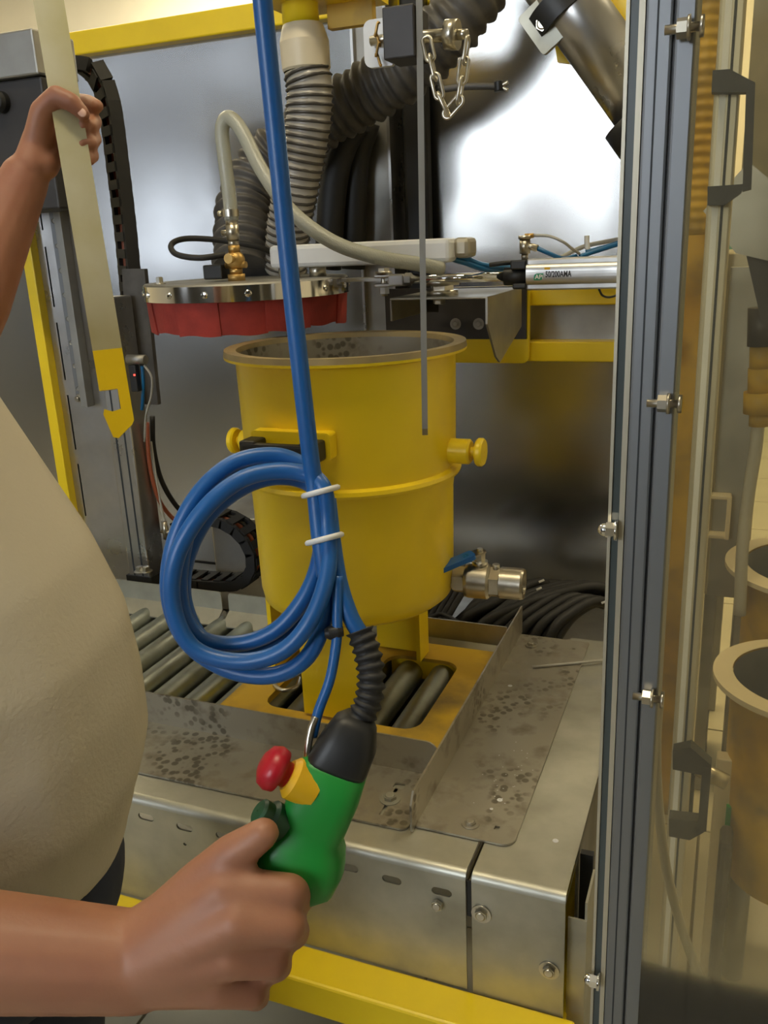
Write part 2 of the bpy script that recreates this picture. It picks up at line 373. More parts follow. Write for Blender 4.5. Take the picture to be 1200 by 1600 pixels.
hc = thing('added_hose_reel', 'dark round hose reel on a tall stand, added out of view to make a round reflection in the rear sheet', 'hose reel', (-3.9, -1.6, 0))  # unseen reel added behind the camera for a round dark reflection
c_ = V((-3.9, -1.6, 2.32)); dd = V((0.56, 0.83, 0)).normalized(); d_, u_, w_ = basis(dd)
for k in range(3):
    MB().tube([c_ + dd * (k - 1) * 0.05 + (u_ * math.cos(a * math.pi / 18) + w_ * math.sin(a * math.pi / 18)) * (0.27 - 0.02 * (k % 2)) for a in range(36)], 0.06, 10, closed=True).build('hose_turn', 'rubber', hc)
MB().lathe(c_, dd, [(0.07, -0.1), (0.07, 0.1), (0.001, 0.1)], 20).build('hub', 'dullsteel', hc)
MB().box((-3.93, -1.72, 0), (-3.87, -1.66, 2.35)).build('stand', 'blockgrey', hc)
for a in range(3):
    e_ = u_ * math.cos(a * 2.094) + w_ * math.sin(a * 2.094); MB().cyl(c_ - dd * 0.05, c_ + e_ * 0.26 - dd * 0.05, 0.015, n=8).build('spoke', 'dullsteel', hc)

# ================================================================== cabin enclosure
YW = 2.10
for a, b, lab in ((-1.70, -0.80, 'brushed stainless cabin rear sheet on the left, behind the round lid'), (-0.798, -0.03, 'brushed stainless cabin rear sheet on the right, bright glare, behind the air cylinder')):
    tag(MB().box((a, YW, 0.15), (b, YW + 0.003, 1.955)).build('rear_panel', 'stainless'), lab, 'metal panel', 'rear sheets of the cabin')
tag(MB().bbox((-1.78, YW - 0.035, 1.948), (-0.02, YW + 0.04, 2.004), 0.004).build('top_beam', 'yellow'), 'yellow painted top beam along the rear of the cabin', 'beam')
tag(MB().bbox((-0.125, YW - 0.065, 0), (-0.062, YW - 0.003, 1.945), 0.004).build('corner_post', 'yellow_worn_shade'), 'yellow rear corner post of the cabin seen through the clear pane', 'post')
# yellow cross rails behind the air cylinder, with a stainless filler sheet between them
xf_ = thing('cross_frame', 'yellow welded cross frame with two rails behind the air cylinder', 'frame', (-0.3, 1.93, 1.18))
for py0, py1 in ((452, 476), (534, 566)):
    a = PY(822, py0, 1.90); b = PY(960, py1, 1.90)
    MB().bbox((a.x, 1.90, b.z), (-0.125, 1.96, a.z), 0.003).build('cross_rail', 'yellow', xf_)
a = PY(826, 470, 1.93); MB().box((a.x, 1.95, PY(900, 540, 1.93).z), (-0.13, 1.953, a.z)).build('filler_sheet', 'dullsteel', xf_)
MB().box((-0.17, 1.961, PY(900, 560, 1.9).z), (-0.126, 2.099, PY(900, 456, 1.9).z)).build('standoff', 'yellow', xf_)
a = PY(700, 566, 1.885); b = PY(828, 446, 1.885)
gp_ = MB().prism(rrect(a.x, a.z, b.x, b.z, (0.004, 0.015, 0.004, 0.004)), (0, 1.885, 0), UX, UZ, 0.01).build('gusset_plate', 'yellow', xf_)
for px in (712, 748):
    q = PY(px, 506, 1.87); MB().hexbolt(q, -UY, 0.008).build('bolt', 'dullsteel', gp_)
a = PY(604, 530, 1.87); MB().box((a.x, 1.87, a.z), (PY(822, 500, 1.87).x, 1.8795, b.z)).build('dark_plate', 'blockgrey', xf_)
# steel channel column in front of the rear sheets
c0 = PY(566, 300, 2.0); c1 = PY(612, 300, 2.0)
ch = thing('channel_column', 'grey steel channel column between the ducts and the hanging bar', 'post', ((c0.x + c1.x) / 2, 2.03, 1.2))
MB().box((c0.x, 2.0, 1.2), (c1.x, 2.005, 2.06)).build('web', 'dullsteel', ch)
MB().box((c1.x, 1.985, 1.2), (c1.x + 0.006, 2.07, 2.06)).build('flange', 'steel', ch)
MB().box((c0.x - 0.006, 1.985, 1.2), (c0.x, 2.07, 2.06)).build('flange', 'steel', ch)
c2 = PY(668, 300, 2.03)
tag(MB().bbox((c1.x + 0.02, 2.03, 1.25), (c2.x, 2.07, 2.06), 0.008).build('reflection_slab', 'black'), 'upright black stand-in for a dark reflection, a trunking beside the grey channel column', 'slab')  # black slab stands in for the dark duct mirrored in the rear sheet
# left side: stainless door sheet, yellow post
zt = 1.95
d = thing('side_door', 'dark stainless door sheet at the left edge behind the raised arm', 'door', (-2.5, 2.22, 0.0))
MB().bbox((-3.4, 2.22, 0.0), (PY(66, 600, 2.20).x, 2.27, zt), 0.003).build('sheet', 'stainless', d)
a = PY(0, 51, 1.45); b = PY(62, 130, 1.45)
uh = thing('switch_housing', 'dark steel housing at the upper left edge above the raised arm', 'housing', (-1.5, 1.5, PY(30, 330, 1.45).z))
MB().bbox((-1.63, 1.45, PY(30, 120, 1.45).z), (b.x, 1.565, a.z), 0.004).build('hood', 'dullsteel', uh)
MB().bbox((-1.63, 1.46, PY(30, 330, 1.45).z), (b.x - 0.004, 1.565, PY(30, 121, 1.45).z), 0.004).build('body', 'blockgrey', uh)
q = PY(4, 160, 1.46); MB().lathe(q, -UY, [(0.001, 0.02), (0.016, 0.02), (0.020, 0.012), (0.020, 0)], 24).build('knob', 'black', uh)
yp = thing('frame_post', 'narrow yellow frame post beside the lift column', 'post', (-1.475, 1.6, 0))
x0 = PY(37, 400, 1.58).x; x1 = PY(52, 400, 1.58).x; x2 = PY(70, 400, 1.61).x
MB().bbox((x0, 1.575, 0), (x1, 1.64, 1.72), 0.002).build('lip', 'yellow', yp)
MB().box((x1, 1.612, 0), (x2, 1.64, 1.72)).build('web', 'yellow_worn_shade', yp)  # darker yellow stands in for shade on the side of the post
MB().box((x0 - 0.018, 1.60, 0), (x0 - 0.0005, 1.63, 1.72)).build('seal', 'rubber', yp)

# ================================================================== lift column
L = thing('lift_column', 'stainless lift column with slotted plate and bolted guide rail', 'column', (-1.36, 1.62, 0.66))
xs = PY(72, 400, 1.60).x
pl0, pl1 = xs - 0.02, PY(176, 640, 1.6).x
slots = []
zz = 1.80
for k in range(6):
    slots.append(rrect(xs + 0.002, zz - 0.13, xs + 0.0065, zz)); zz -= 0.165
MB().prism(rrect(pl0, 0.69, pl1, 1.86), (0, 1.60, 0), UX, UZ, 0.006, slots).build('slotted_plate', 'steel', L)
MB().box((pl0, 1.606, 0.69), (pl1, 1.61, 1.86)).build('backing_plate', 'black', L)
xr = PY(101, 400, 1.585).x
MB().bbox((xr - 0.026, 1.585, 1.128), (xr - 0.004, 1.597, 1.85), 0.001).build('rail_base', 'alu', L)
MB().bbox((xr - 0.004, 1.572, 1.118), (xr + 0.014, 1.597, 1.85), 0.001).build('guide_rail', 'dullsteel', L)
for k in range(14):
    z = 1.128 + 0.03 + k * 0.052
    MB().lathe((xr - 0.015, 1.585, z), -UY, [(0.001, 0.0006), (0.0042, 0.0006), (0.0055, 0.002), (0.0058, 0)], 12).build('rail_screw', 'dullsteel', L)
MB().hexbolt((xr - 0.014, 1.584, 1.136), -UY, 0.007, 0.012).build('end_stop', 'zinc', L)
xq0, xq1 = pl1 + 0.002, pl1 + 0.062
pr = MB().bbox((xq0, 1.575, 0.70), (xq1, 1.64, 1.36), 0.004).build('profile', 'steel', L)
for k in range(2): MB().box((xq0 + 0.016 + k * 0.024, 1.5742, 0.70), (xq0 + 0.02 + k * 0.024, 1.5751, 1.36)).build('groove', 'aludark', pr)
MB().box((xq0 - 0.004, 1.57, 0.69), (xq1 + 0.008, 1.645, 0.715)).build('foot', 'black', L)
f0 = PY(205, 890, 1.55)
MB().box((pl0, 1.50, 0.66), (xq1 + 0.03, 1.66, 0.69)).build('base_plate', 'dullsteel', L)
for px in (219, 229): MB().hexbolt(PY(px, 893, 1.54) + V((0, 0, 0)), UZ, 0.009, 0.012).build('bolt', 'zinc', L)
# grey cover plate
a = PY(193, 420, 1.655); b = PY(228, 420, 1.655); c = PY(255, 632, 1.655); e = PY(240, 642, 1.655)
tag(MB().prism([(a.x, a.z), (b.x, b.z), (c.x - 0.01, c.z), (e.x - 0.06, c.z)], (0, 1.655, 0), UX, UZ, 0.012).build('cover_plate', 'duct'), 'dark grey cover plate beside the cable carrier, left of the lid', 'plate')
# sensor
S = thing('sensor', 'small cylindrical sensor with a red light on the lift column', 'sensor', PY(215, 562, 1.57))
p = PY(200, 561, 1.565); q = PY(228, 562, 1.565)
MB().cyl(p, q, 0.010, n=18).build('barrel', 'dullsteel', S)
r_ = PY(214, 590, 1.565); MB().bbox(r_ + V((-0.014, -0.008, -0.03)), r_ + V((0.004, 0.008, 0.028)), 0.002).build('holder', 'black', S)
MB().sphere(PY(210, 586, 1.555), 0.0022, 6).build('indicator_light', 'led', S)
MB().tube(catmull([PY(225, 570, 1.565), PY(237, 590, 1.57), PY(236, 620, 1.58), PY(228, 650, 1.59), PY(226, 690, 1.60)]), 0.0025, 8).build('lead', 'clearcord', S)
MB().tube(catmull([PY(222, 572, 1.57), PY(224, 600, 1.575), PY(222, 640, 1.59)]), 0.004, 8).build('air_tube', 'bluetube', S)
# upright cable carrier
def carrier(name, label, path, wd, th, group, pitch=0.036, side=UY):
    T = thing(name, label, 'cable carrier', path[0], group)
    pts = resample(path, pitch); fr = frames(pts)
    for i in range(len(pts) - 1):
        p, q = pts[i], pts[i + 1]; t = (q - p).normalized(); s_ = (side - t * side.dot(t)).normalized(); n_ = t.cross(s_)
        mb = MB()
        def bx(c, h):
            vs = [c + t * (sx * h[0]) + s_ * (sy * h[1]) + n_ * (sz * h[2]) for sx in (-1, 1) for sy in (-1, 1) for sz in (-1, 1)]
            mb.add(vs, [(0, 1, 3, 2), (4, 6, 7, 5), (0, 4, 5, 1), (2, 3, 7, 6), (0, 2, 6, 4), (1, 5, 7, 3)])
        c = (p + q) / 2
        for sg in (-1, 1): bx(c + s_ * sg * wd / 2, (pitch * 0.56, 0.006, th / 2))
        for sg in (-1, 1): bx(c + n_ * sg * th / 2, (pitch * 0.27, wd / 2, 0.003))
        mb.build('link', 'rubber', T)
    for k, off in enumerate((-0.3, 0.0, 0.3)):
        sp = [p + (side - f[0] * side.dot(f[0])).normalized() * off * wd for p, f in zip(pts, frames(pts))]
        MB().tube(sp, 0.006, 8).build('cable', ('cablered', 'cablered', 'black')[k], T)
    return T
pth = catmull([PY(128, 108, 1.68), PY(150, 112, 1.68), PY(170, 160, 1.68), PY(184, 260, 1.68), PY(196, 360, 1.68), PY(206, 470, 1.68), PY(214, 580, 1.68)], 10)
carrier('cable_carrier', 'black upright cable carrier left of the round lid', pth, 0.05, 0.028, 'cable carriers', side=(UX - UY * 0.6).normalized())
zc = 0.71
pth = catmull([PY(282, 818, 1.72), PY(325, 806, 1.72), PY(368, 818, 1.72), PY(398, 850, 1.72), PY(402, 885, 1.72), PY(385, 906, 1.72), PY(350, 909, 1.72), PY(270, 902, 1.72)], 10)
carrier('cable_carrier', 'black looped cable carrier on the machine base left of the yellow drum', pth, 0.06, 0.024, 'cable carriers', side=UY)
# cables down the column
for k, (pts_, r, m, lab) in enumerate((
    ([(238, 650, 1.66), (240, 700, 1.66), (252, 750, 1.67), (275, 790, 1.70), (300, 812, 1.72)], 0.006, 'rubber', 'black cable running down beside the lift column into the looped carrier'),
    ([(230, 660, 1.62), (233, 720, 1.62), (246, 775, 1.63), (268, 808, 1.66), (292, 823, 1.68)], 0.005, 'cablered', 'brown cable running down beside the lift column'),
    ([(236, 690, 1.63), (246, 760, 1.63), (256, 810, 1.63), (262, 830, 1.62), (258, 870, 1.62)], 0.0025, 'clearcord', 'thin grey air tube hanging beside the lift column'))):
    tag(MB().tube(catmull([PY(*p) for p in pts_]), r, 8).build('cable', m), lab, 'cable', 'cables of the lift column')
vf = thing('air_fitting', 'small nickelled air fitting at the foot of the lift column', 'fitting', PY(258, 835, 1.6))
MB().cyl(PY(257, 815, 1.6), PY(260, 842, 1.6), 0.007, n=12).build('body', 'nickel', vf); MB().cyl(PY(252, 830, 1.6), PY(266, 833, 1.6), 0.005, n=6).build('nut', 'nickel', vf)
# dark machine base and grey box under the looped carrier
tag(MB().box((-1.75, 1.72, 0.50), (-0.20, 2.09, 0.54)).build('machine_base', 'dullsteel'), 'dull steel machine base plate behind the conveyor', 'base plate')
tag(MB().bbox((-1.22, 1.80, 0.54), (-0.90, 2.05, 0.80), 0.006).build('junction_box', 'dullsteel'), 'dull grey box behind the looped cable carrier', 'box')

# ================================================================== lid with felt curtain
LC = V((-0.876, 1.5, 1.362)); LR = 0.194
lid = thing('drum_lid', 'round steel lid with polished rim and red felt curtain, swung beside the drum', 'lid', LC)
MB().lathe(LC + UZ * 0.03, UZ, [(0.001, 0.0), (LR - 0.004, 0.0), (LR - 0.001, -0.003)], 72).build('disc', 'dullsteel', lid)
rim = MB().lathe(LC, UZ, [(LR - 0.003, 0.0), (LR, 0.0), (LR, 0.027), (LR - 0.004, 0.027)], 72).build('rim_band', 'polished', lid)
for k in range(16):
    a = 2 * math.pi * (k + 0.35) / 16; d_ = V((math.cos(a), math.sin(a), 0))
    MB().lathe(LC + d_ * LR + UZ * 0.013, d_, [(0.001, 0.003), (0.0045, 0.0025), (0.0062, 0.0)], 12).build('screw', 'chrome', rim)
nseg = 14
for k in range(nseg):
    a0 = 2 * math.pi * k / nseg; a1 = 2 * math.pi * (k + 1.04) / nseg; mb = MB(); vs = []
    rr0 = LR - 0.004 - (0.003 if k % 2 else 0); nn = 8; dz = random.uniform(-0.004, 0.004)
    for i in range(nn + 1):
        a = a0 + (a1 - a0) * i / nn; s_ = math.sin(i / nn * math.pi)
        for rr, z in ((rr0, 0.0), (rr0 - 0.006 + 0.003 * s_, -0.054 + dz + 0.0015 * math.cos(i * 0.9 + k)), (rr0 - 0.009 + 0.003 * s_, -0.054 + dz + 0.0015 * math.cos(i * 0.9 + k)), (rr0 - 0.004, 0.0)):
            vs.append(LC + V((math.cos(a) * rr, math.sin(a) * rr, z)))
    fs = []
    for i in range(nn):
        for j in range(4): fs.append((i * 4 + j, i * 4 + (j + 1) % 4, i * 4 + 4 + (j + 1) % 4, i * 4 + 4 + j))
    fs += [(3, 2, 1, 0), (nn * 4, nn * 4 + 1, nn * 4 + 2, nn * 4 + 3)]
    mb.add(vs, fs).build('felt_flap', 'felt', lid)
for px, py in ((292, 428), (325, 424), (496, 428), (250, 440)):
    p = PZ(px, py + 4, LC.z + 0.03)
    if (p - LC).xy.length < LR: MB().hexbolt(p, UZ, 0.007, 0.012).build('bolt', 'zinc', lid)
# brass valve on the lid
zt = LC.z + 0.03; BV = PY(369, 425, 1.44); BV = V((BV.x, 1.44, zt))
bv = thing('brass_valve', 'brass valve with black side coil standing on the round lid', 'valve', BV)
mb = MB(); mb.cyl(BV, BV + UZ * 0.012, 0.018, n=6); mb.cyl(BV + UZ * 0.012, BV + UZ * 0.022, 0.012); mb.sphere(BV + UZ * 0.036, (0.019, 0.017, 0.018), 10)
mb.cyl(BV + UZ * 0.05, BV + UZ * 0.062, 0.012, n=6); mb.cyl(BV + V((-0.02, 0, 0.028)), BV + V((0.022, 0, 0.028)), 0.006); mb.cyl(BV + V((0, 0, 0.04)), BV + V((0, -0.024, 0.04)), 0.009, n=12)
mb.build('body', 'brass', bv)
mb = MB(); mb.cyl(BV + UZ * 0.06, BV + UZ * 0.072, 0.010); mb.cyl(BV + UZ * 0.072, BV + UZ * 0.098, 0.0135, n=6); mb.cyl(BV + UZ * 0.098, BV + UZ * 0.112, 0.011); mb.cyl(BV + V((-0.022, 0, 0.085)), BV + V((0.0, 0, 0.085)), 0.005); mb.build('union', 'nickel', bv)
MB().bbox(BV + V((-0.062, -0.015, 0.004)), BV + V((-0.022, 0.02, 0.030)), 0.003).build('coil', 'black', bv)
# clear braided hose
hp = [BV + UZ * 0.105, BV + UZ * 0.145, PY(350, 240, 1.44), PY(347, 200, 1.44), PY(358, 184, 1.44), PY(378, 205, 1.435), PY(410, 268, 1.42), PY(455, 330, 1.40), PY(520, 378, 1.40), PY(590, 402, 1.42), PY(650, 412, 1.46), PY(690, 420, 1.5)]
hs = thing('clear_hose', 'clear braided hose arching from the brass valve over the white arm', 'hose', hp[0])
MB().tube(catmull(hp, 10), 0.0125, 14).build('hose_wall', 'hose', hs)
MB().lathe(BV + UZ * 0.112, UZ, [(0.0128, 0), (0.015, 0), (0.015, 0.012), (0.0128, 0.012)], 20).build('hose_clamp', 'zinc', hs)
MB().cyl(BV + V((-0.018, 0, 0.118)), BV + V((-0.026, 0, 0.118)), 0.005, n=6).build('clamp_screw', 'zinc', hs)
# black cord loop
tag(MB().tube(catmull([PY(352, 398, 1.45), PY(310, 403, 1.42), PY(275, 397, 1.42), PY(268, 382, 1.44), PY(290, 373, 1.48), PY(340, 375, 1.52), PY(400, 385, 1.56), PY(425, 395, 1.6)], 8), 0.0055, 10).build('power_lead', 'rubber'), 'black cord looping out beside the brass valve', 'cord')
# white swing arm
a = PY(421, 420, 1.50); b = PY(702, 371, 1.50)
za0, za1 = PY(560, 415, 1.5).z, PY(560, 378, 1.5).z
arm = thing('lid_beam', 'white painted box arm carrying the lid', 'arm', ((a.x + b.x) / 2, 1.53, za0))
MB().bbox((a.x, 1.50, za0), (b.x, 1.56, za1), 0.008).build('box_tube', 'white', arm)
MB().bbox((b.x - 0.004, 1.53, za0 + 0.006), (b.x + 0.026, 1.585, za1), 0.008).build('end_block', 'beige', arm)
MB().cyl((-0.80, 1.53, zt - 0.004), (-0.80, 1.53, za0 + 0.005), 0.02).build('stud', 'zinc', arm)
MB().cyl((-0.74, 1.53, zt - 0.004), (-0.74, 1.53, za0 + 0.005), 0.016).build('stud', 'zinc', arm)
# inverted U bracket with pivot
YBk = 1.56
p0 = PY(610, 502, YBk); p1 = PY(614, 466, YBk); p2 = PY(757, 462, YBk); p3 = PY(762, 503, YBk)
br = thing('swing_bracket', 'bent grey steel bracket under the air cylinder rod', 'bracket', (p0.x + 0.1, YBk, p3.z))
MB().bbox((p0.x, YBk, p1.z - 0.004), (p3.x, YBk + 0.27, p1.z), 0.0015).build('top_plate', 'dullsteel', br)
MB().bbox((p0.x, YBk, p0.z), (p0.x + 0.004, YBk + 0.27, p1.z - 0.004), 0.001).build('left_flange', 'dullsteel', br)
MB().prism([(0, p1.z - 0.003), (0, p3.z - 0.004), (0.06, p3.z - 0.07), (0.09, p3.z - 0.085), (0.27, p3.z - 0.035), (0.27, p1.z - 0.003)], (p3.x - 0.002, YBk, 0), UY, UZ, 0.004).build('right_flange', 'dullsteel', br)
MB().prism(rrect(p0.x + 0.004, p0.z, p0.x + 0.03, p1.z - 0.004), (0, YBk + 0.2, 0), UX, UZ, 0.003).build('web', 'black', br)
pc = PY(686, 452, 1.60)
mb = MB(); mb.cyl((pc.x, 1.62, p1.z), (pc.x, 1.62, p1.z + 0.010), 0.030); mb.cyl((pc.x, 1.62, p1.z + 0.010), (pc.x, 1.62, p1.z + 0.018), 0.022, n=6, smooth=False); mb.cyl((pc.x, 1.62, p1.z + 0.018), (pc.x, 1.62, p1.z + 0.03), 0.032)
mb.build('pivot', 'zinc', br)
MB().hexbolt((pc.x, 1.60, p1.z - 0.004), -UZ, 0.012, 0.01).build('pivot_nut', 'zinc', br)
MB().prism(rrect(pc.x - 0.2, p1.z + 0.03, pc.x + 0.03, p1.z + 0.036, 0.002), (0, 1.62, 0), UX, UZ, 0.05).build('lever', 'dullsteel', br)

# ================================================================== air cylinder
YC = 1.60
c0 = PY(826, 430, YC); zr = PY(720, 434, YC).z
zb0, zb1 = PY(890, 452, YC - 0.03).z, PY(890, 404, YC - 0.03).z; zm = (zb0 + zb1) / 2; hh = (zb1 - zb0) / 2
ac = thing('air_cylinder', 'satin aluminium pneumatic cylinder with chromed rod behind the upright', 'cylinder', (c0.x, YC, zb0))
mb = MB(); prof = []
for k in range(48):
    a = 2 * math.pi * k / 48; ca, sa = math.cos(a), math.sin(a); r = hh * 0.93
    prof.append((r * math.copysign(abs(ca) ** 0.55, ca), r * 0.86 * math.copysign(abs(sa) ** 0.7, sa)))
mb.prism([(u, v_) for u, v_ in prof], (c0.x + 0.11, YC, zm), UY, UZ, 0.22)
barrel = mb.build('barrel', 'steel', ac)
for sz in (-1, 1):
    MB().bbox((c0.x, YC - hh * 0.72, zm + sz * hh * 0.82 - 0.006), (c0.x + 0.22, YC - hh * 0.35, zm + sz * hh * 0.82 + 0.006), 0.003).build('tie_bar', 'steel', ac)
    MB().bbox((c0.x, YC + hh * 0.35, zm + sz * hh * 0.82 - 0.006), (c0.x + 0.22, YC + hh * 0.72, zm + sz * hh * 0.82 + 0.006), 0.003).build('tie_bar', 'steel', ac)
xf = PY(789, 430, YC).x
mb = MB(); mb.bbox((xf + 0.018, YC - hh * 0.8, zm - hh * 0.95), (c0.x, YC + hh * 0.8, zm - hh * 0.55), 0.003); mb.bbox((xf + 0.014, YC - hh * 0.8, zm + hh * 0.35), (c0.x, YC + hh * 0.8, zm + hh * 1.02), 0.003)
mb.cyl((xf, YC, zr), (c0.x, YC, zr), hh * 0.62, n=24); mb.build('end_cap', 'black', ac)
x_r0 = PY(640, 436, YC).x
MB().cyl((x_r0, YC, zr), (xf, YC, zr), 0.0085, n=20).build('rod', 'chrome', ac)
x_f = PY(600, 440, YC).x
fk = MB(); fk.bbox((x_f + 0.012, YC - 0.012, zr - 0.012), (x_r0 - 0.008, YC + 0.012, zr + 0.010), 0.003); fk.bbox((x_f - 0.016, YC - 0.012, zr + 0.004), (x_f + 0.016, YC + 0.012, zr + 0.011), 0.002); fk.bbox((x_f - 0.016, YC - 0.012, zr - 0.013), (x_f + 0.016, YC + 0.012, zr - 0.006), 0.002)
clv = fk.build('clevis', 'steel', ac)
MB().cyl((x_f, YC, zr - 0.03), (x_f, YC, zr + 0.02), 0.006).build('clevis_pin', 'zinc', clv)
mb = MB(); mb.cyl((x_f, YC, zr + 0.012), (x_f, YC, zr + 0.016), 0.016); mb.cyl((x_f, YC, zr + 0.016), (x_f, YC, zr + 0.022), 0.012, n=6, smooth=False); mb.build('pin_head', 'zinc', clv)
MB().cyl((x_f, YC, zr - 0.026), (x_f, YC, zr - 0.014), 0.010, n=6, smooth=False).build('pin_nut', 'white', clv)
MB().cyl((x_r0 - 0.008, YC, zr), (x_r0 + 0.004, YC, zr), 0.012, n=6, smooth=False).build('lock_nut', 'dullsteel', ac)
yl = YC - hh * 0.93 - 0.0006
g0 = PY(834, 438, yl); MB().prism(rrect(g0.x, g0.z, g0.x + 0.017, g0.z + 0.0115, (0.001, 0.006, 0.001, 0.006)), (0, yl, 0), UX, UZ, 0.0008).build('logo', 'printgreen', barrel)
text_mb('APi', (g0.x + 0.0022, yl - 0.0006, g0.z + 0.0022), UX, UZ, 0.0105).build('logo_text', 'printwhite', barrel)
t0 = PY(852, 433, yl); text_mb('50/200AMA', (t0.x, yl - 0.0003, t0.z), UX * 0.66, UZ, 0.014).build('type_text', 'printblack', barrel)
MB().prism(rrect(t0.x - 0.002, t0.z + 0.0125, t0.x + 0.008, t0.z + 0.0165), (0, yl + 0.0012, 0), UX, UZ, 0.0008).build('sticker', 'buttonyellow', barrel)
# flow fitting on the cylinder
ff = thing('flow_fitting', 'nickelled push-in fitting standing on the air cylinder end', 'fitting', PY(820, 402, YC))
p = PY(820, 404, YC); top = PY(819, 368, YC)
mb = MB(); mb.cyl((p.x, YC, p.z - 0.002), (p.x, YC, p.z + 0.008), 0.006); mb.cyl((p.x, YC, p.z + 0.008), (p.x, YC, top.z - 0.006), 0.0095, n=18); mb.cyl((p.x, YC, top.z - 0.006), (p.x, YC, top.z), 0.0115, n=18); mb.build('body', 'nickel', ff)
e1 = PY(834, 368, YC); MB().cyl((p.x, YC, e1.z), e1, 0.004, n=12).build('elbow', 'brass', ff)
e2 = PY(840, 388, YC); MB().cyl((p.x, YC, e2.z + 0.006), e2, 0.006, n=12).build('elbow', 'nickel', ff)
def cable(name, label, cat, pts, r, m, group=None, n=8, sub=8):
    return tag(MB().tube(catmull(pts, sub), r, n).build(name, m), label, cat, group)
cable('air_tube', 'thin clear air tube curving from the fitting over the air cylinder', 'tube', [e1, PY(858, 369, 1.6), PY(880, 378, 1.6), PY(893, 388, 1.62), PY(905, 396, 1.66)], 0.0026, 'clearcord', 'air tubes')
cable('air_tube', 'short blue air tube leaving the fitting on the air cylinder', 'tube', [e2, PY(858, 396, 1.6), PY(880, 404, 1.62), PY(900, 400, 1.66)], 0.004, 'bluetube', 'air tubes')
cable('air_tube', 'grey air tube slanting up behind the air cylinder', 'tube', [PY(875, 403, 1.68), PY(910, 386, 1.70), PY(945, 378, 1.72), PY(985, 371, 1.74)], 0.004, 'clearcord', 'air tubes')
cable('air_tube', 'front blue air tube slanting up behind the air cylinder', 'tube', [PY(905, 401, 1.66), PY(930, 393, 1.67), PY(955, 385, 1.68), PY(990, 374, 1.70)], 0.004, 'bluetube', 'air tubes')
cable('air_tube', 'rear blue air tube slanting up behind the air cylinder', 'tube', [PY(915, 394, 1.69), PY(945, 386, 1.70), PY(970, 378, 1.71), PY(995, 370, 1.72)], 0.004, 'bluetube', 'air tubes')
cable('air_tube', 'blue air tube leaving the end of the white arm, upper one', 'tube', [PY(700, 394, 1.53), PY(725, 402, 1.56), PY(755, 414, 1.60), PY(800, 418, 1.66), PY(830, 418, 1.7)], 0.005, 'bluetube', 'air tubes')
cable('air_tube', 'blue air tube leaving the end of the white arm, lower one', 'tube', [PY(698, 402, 1.53), PY(725, 410, 1.56), PY(755, 420, 1.60), PY(790, 424, 1.66)], 0.005, 'bluetube', 'air tubes')
cable('black_lead', 'black lead entering behind the air cylinder end cap', 'cable', [PY(765, 414, 1.60), PY(790, 411, 1.60), PY(820, 410, 1.63)], 0.004, 'rubber')
cable('black_lead', 'thin black lead drooping under the air cylinder by the upright', 'cable', [PY(936, 452, 1.62), PY(942, 462, 1.64), PY(955, 464, 1.68), PY(975, 456, 1.7)], 0.002, 'rubber')
cable('tag_tie', 'white tag on the air tubes above the air cylinder', 'tag', [PY(918, 390, 1.62), PY(917, 378, 1.62), PY(917, 368, 1.62)], 0.0045, 'tie', n=4)

# ================================================================== ducts and hoses above the lid
def ribbed(name, label, ctrl, r, pitch, amp, m, m2=None, m2r=0.0, group=None, nr=28):
    T = thing(name, label, 'hose', ctrl[-1], group)
    pts = resample(catmull(ctrl, 24), pitch / 6)
    MB().tube(pts, lambda i: r + amp * math.cos(2 * math.pi * i / 6) + amp * 0.5 * math.sin(i * 0.37), nr).build('hose_wall', m, T)
    if m2:
        fr = frames(pts); hel = []
        step = 14
        for i in range((len(pts) - 1) * step // 6 * 1):
            s_ = i * 6 / step; i0 = int(s_); ft = s_ - i0
            if i0 + 1 >= len(pts): break
            c = pts[i0].lerp(pts[i0 + 1], ft); a = 2 * math.pi * s_ / 6
            hel.append(c + (fr[i0][1] * math.cos(a) + fr[i0][2] * math.sin(a)) * (r + m2r * 0.3))
        MB().tube(hel, m2r, 6).build('spiral', m2, T)
    return T
duct = ribbed('corrugated_duct', 'large dark corrugated fabric duct rising from the lid to the upper right', [PY(378, 425, 1.63), PY(379, 370, 1.68), PY(385, 310, 1.74), PY(420, 250, 1.79), PY(490, 195, 1.81), PY(570, 148, 1.81), PY(650, 95, 1.80), PY(720, 20, 1.80), PY(770, -60, 1.84)], 0.057, 0.024, 0.0045, 'duct')
rh = ribbed('ribbed_hose', 'grey ribbed hose with dark spiral hanging from the yellow pipe', [PY(480, 112, 1.63), PY(484, 140, 1.63), PY(481, 200, 1.63), PY(466, 280, 1.63), PY(452, 350, 1.645), PY(446, 425, 1.67)], 0.042, 0.014, 0.0012, 'ribgrey', 'spiral', 0.0032)
p = PY(479, 108, 1.63); ca = PY(474, 50, 1.63)
MB().lathe(p, (ca - p).normalized(), [(0.043, -0.004), (0.0455, 0.0), (0.046, 0.045), (0.040, 0.066), (0.037, 0.074)], 36).build('cuff', 'cream', rh)
pa = PY(472, 62, 1.63)
yp2 = thing('yellow_pipe', 'yellow painted pipe stub above the ribbed hose', 'pipe', pa)
MB().cyl(pa, pa + UZ * 0.2, 0.034, n=32).build('pipe', 'yellow', yp2)
q = PY(500, 2, 1.63); MB().box((pa.x - 0.06, 1.56, q.z), (pa.x + 0.14, 1.72, q.z + 0.03)).build('flange', 'yellow', yp2)
MB().box((pa.x + 0.04, 1.66, q.z - 0.04), (pa.x + 0.13, 1.68, q.z + 0.0)).build('gusset', 'yellow_worn_shade', yp2)
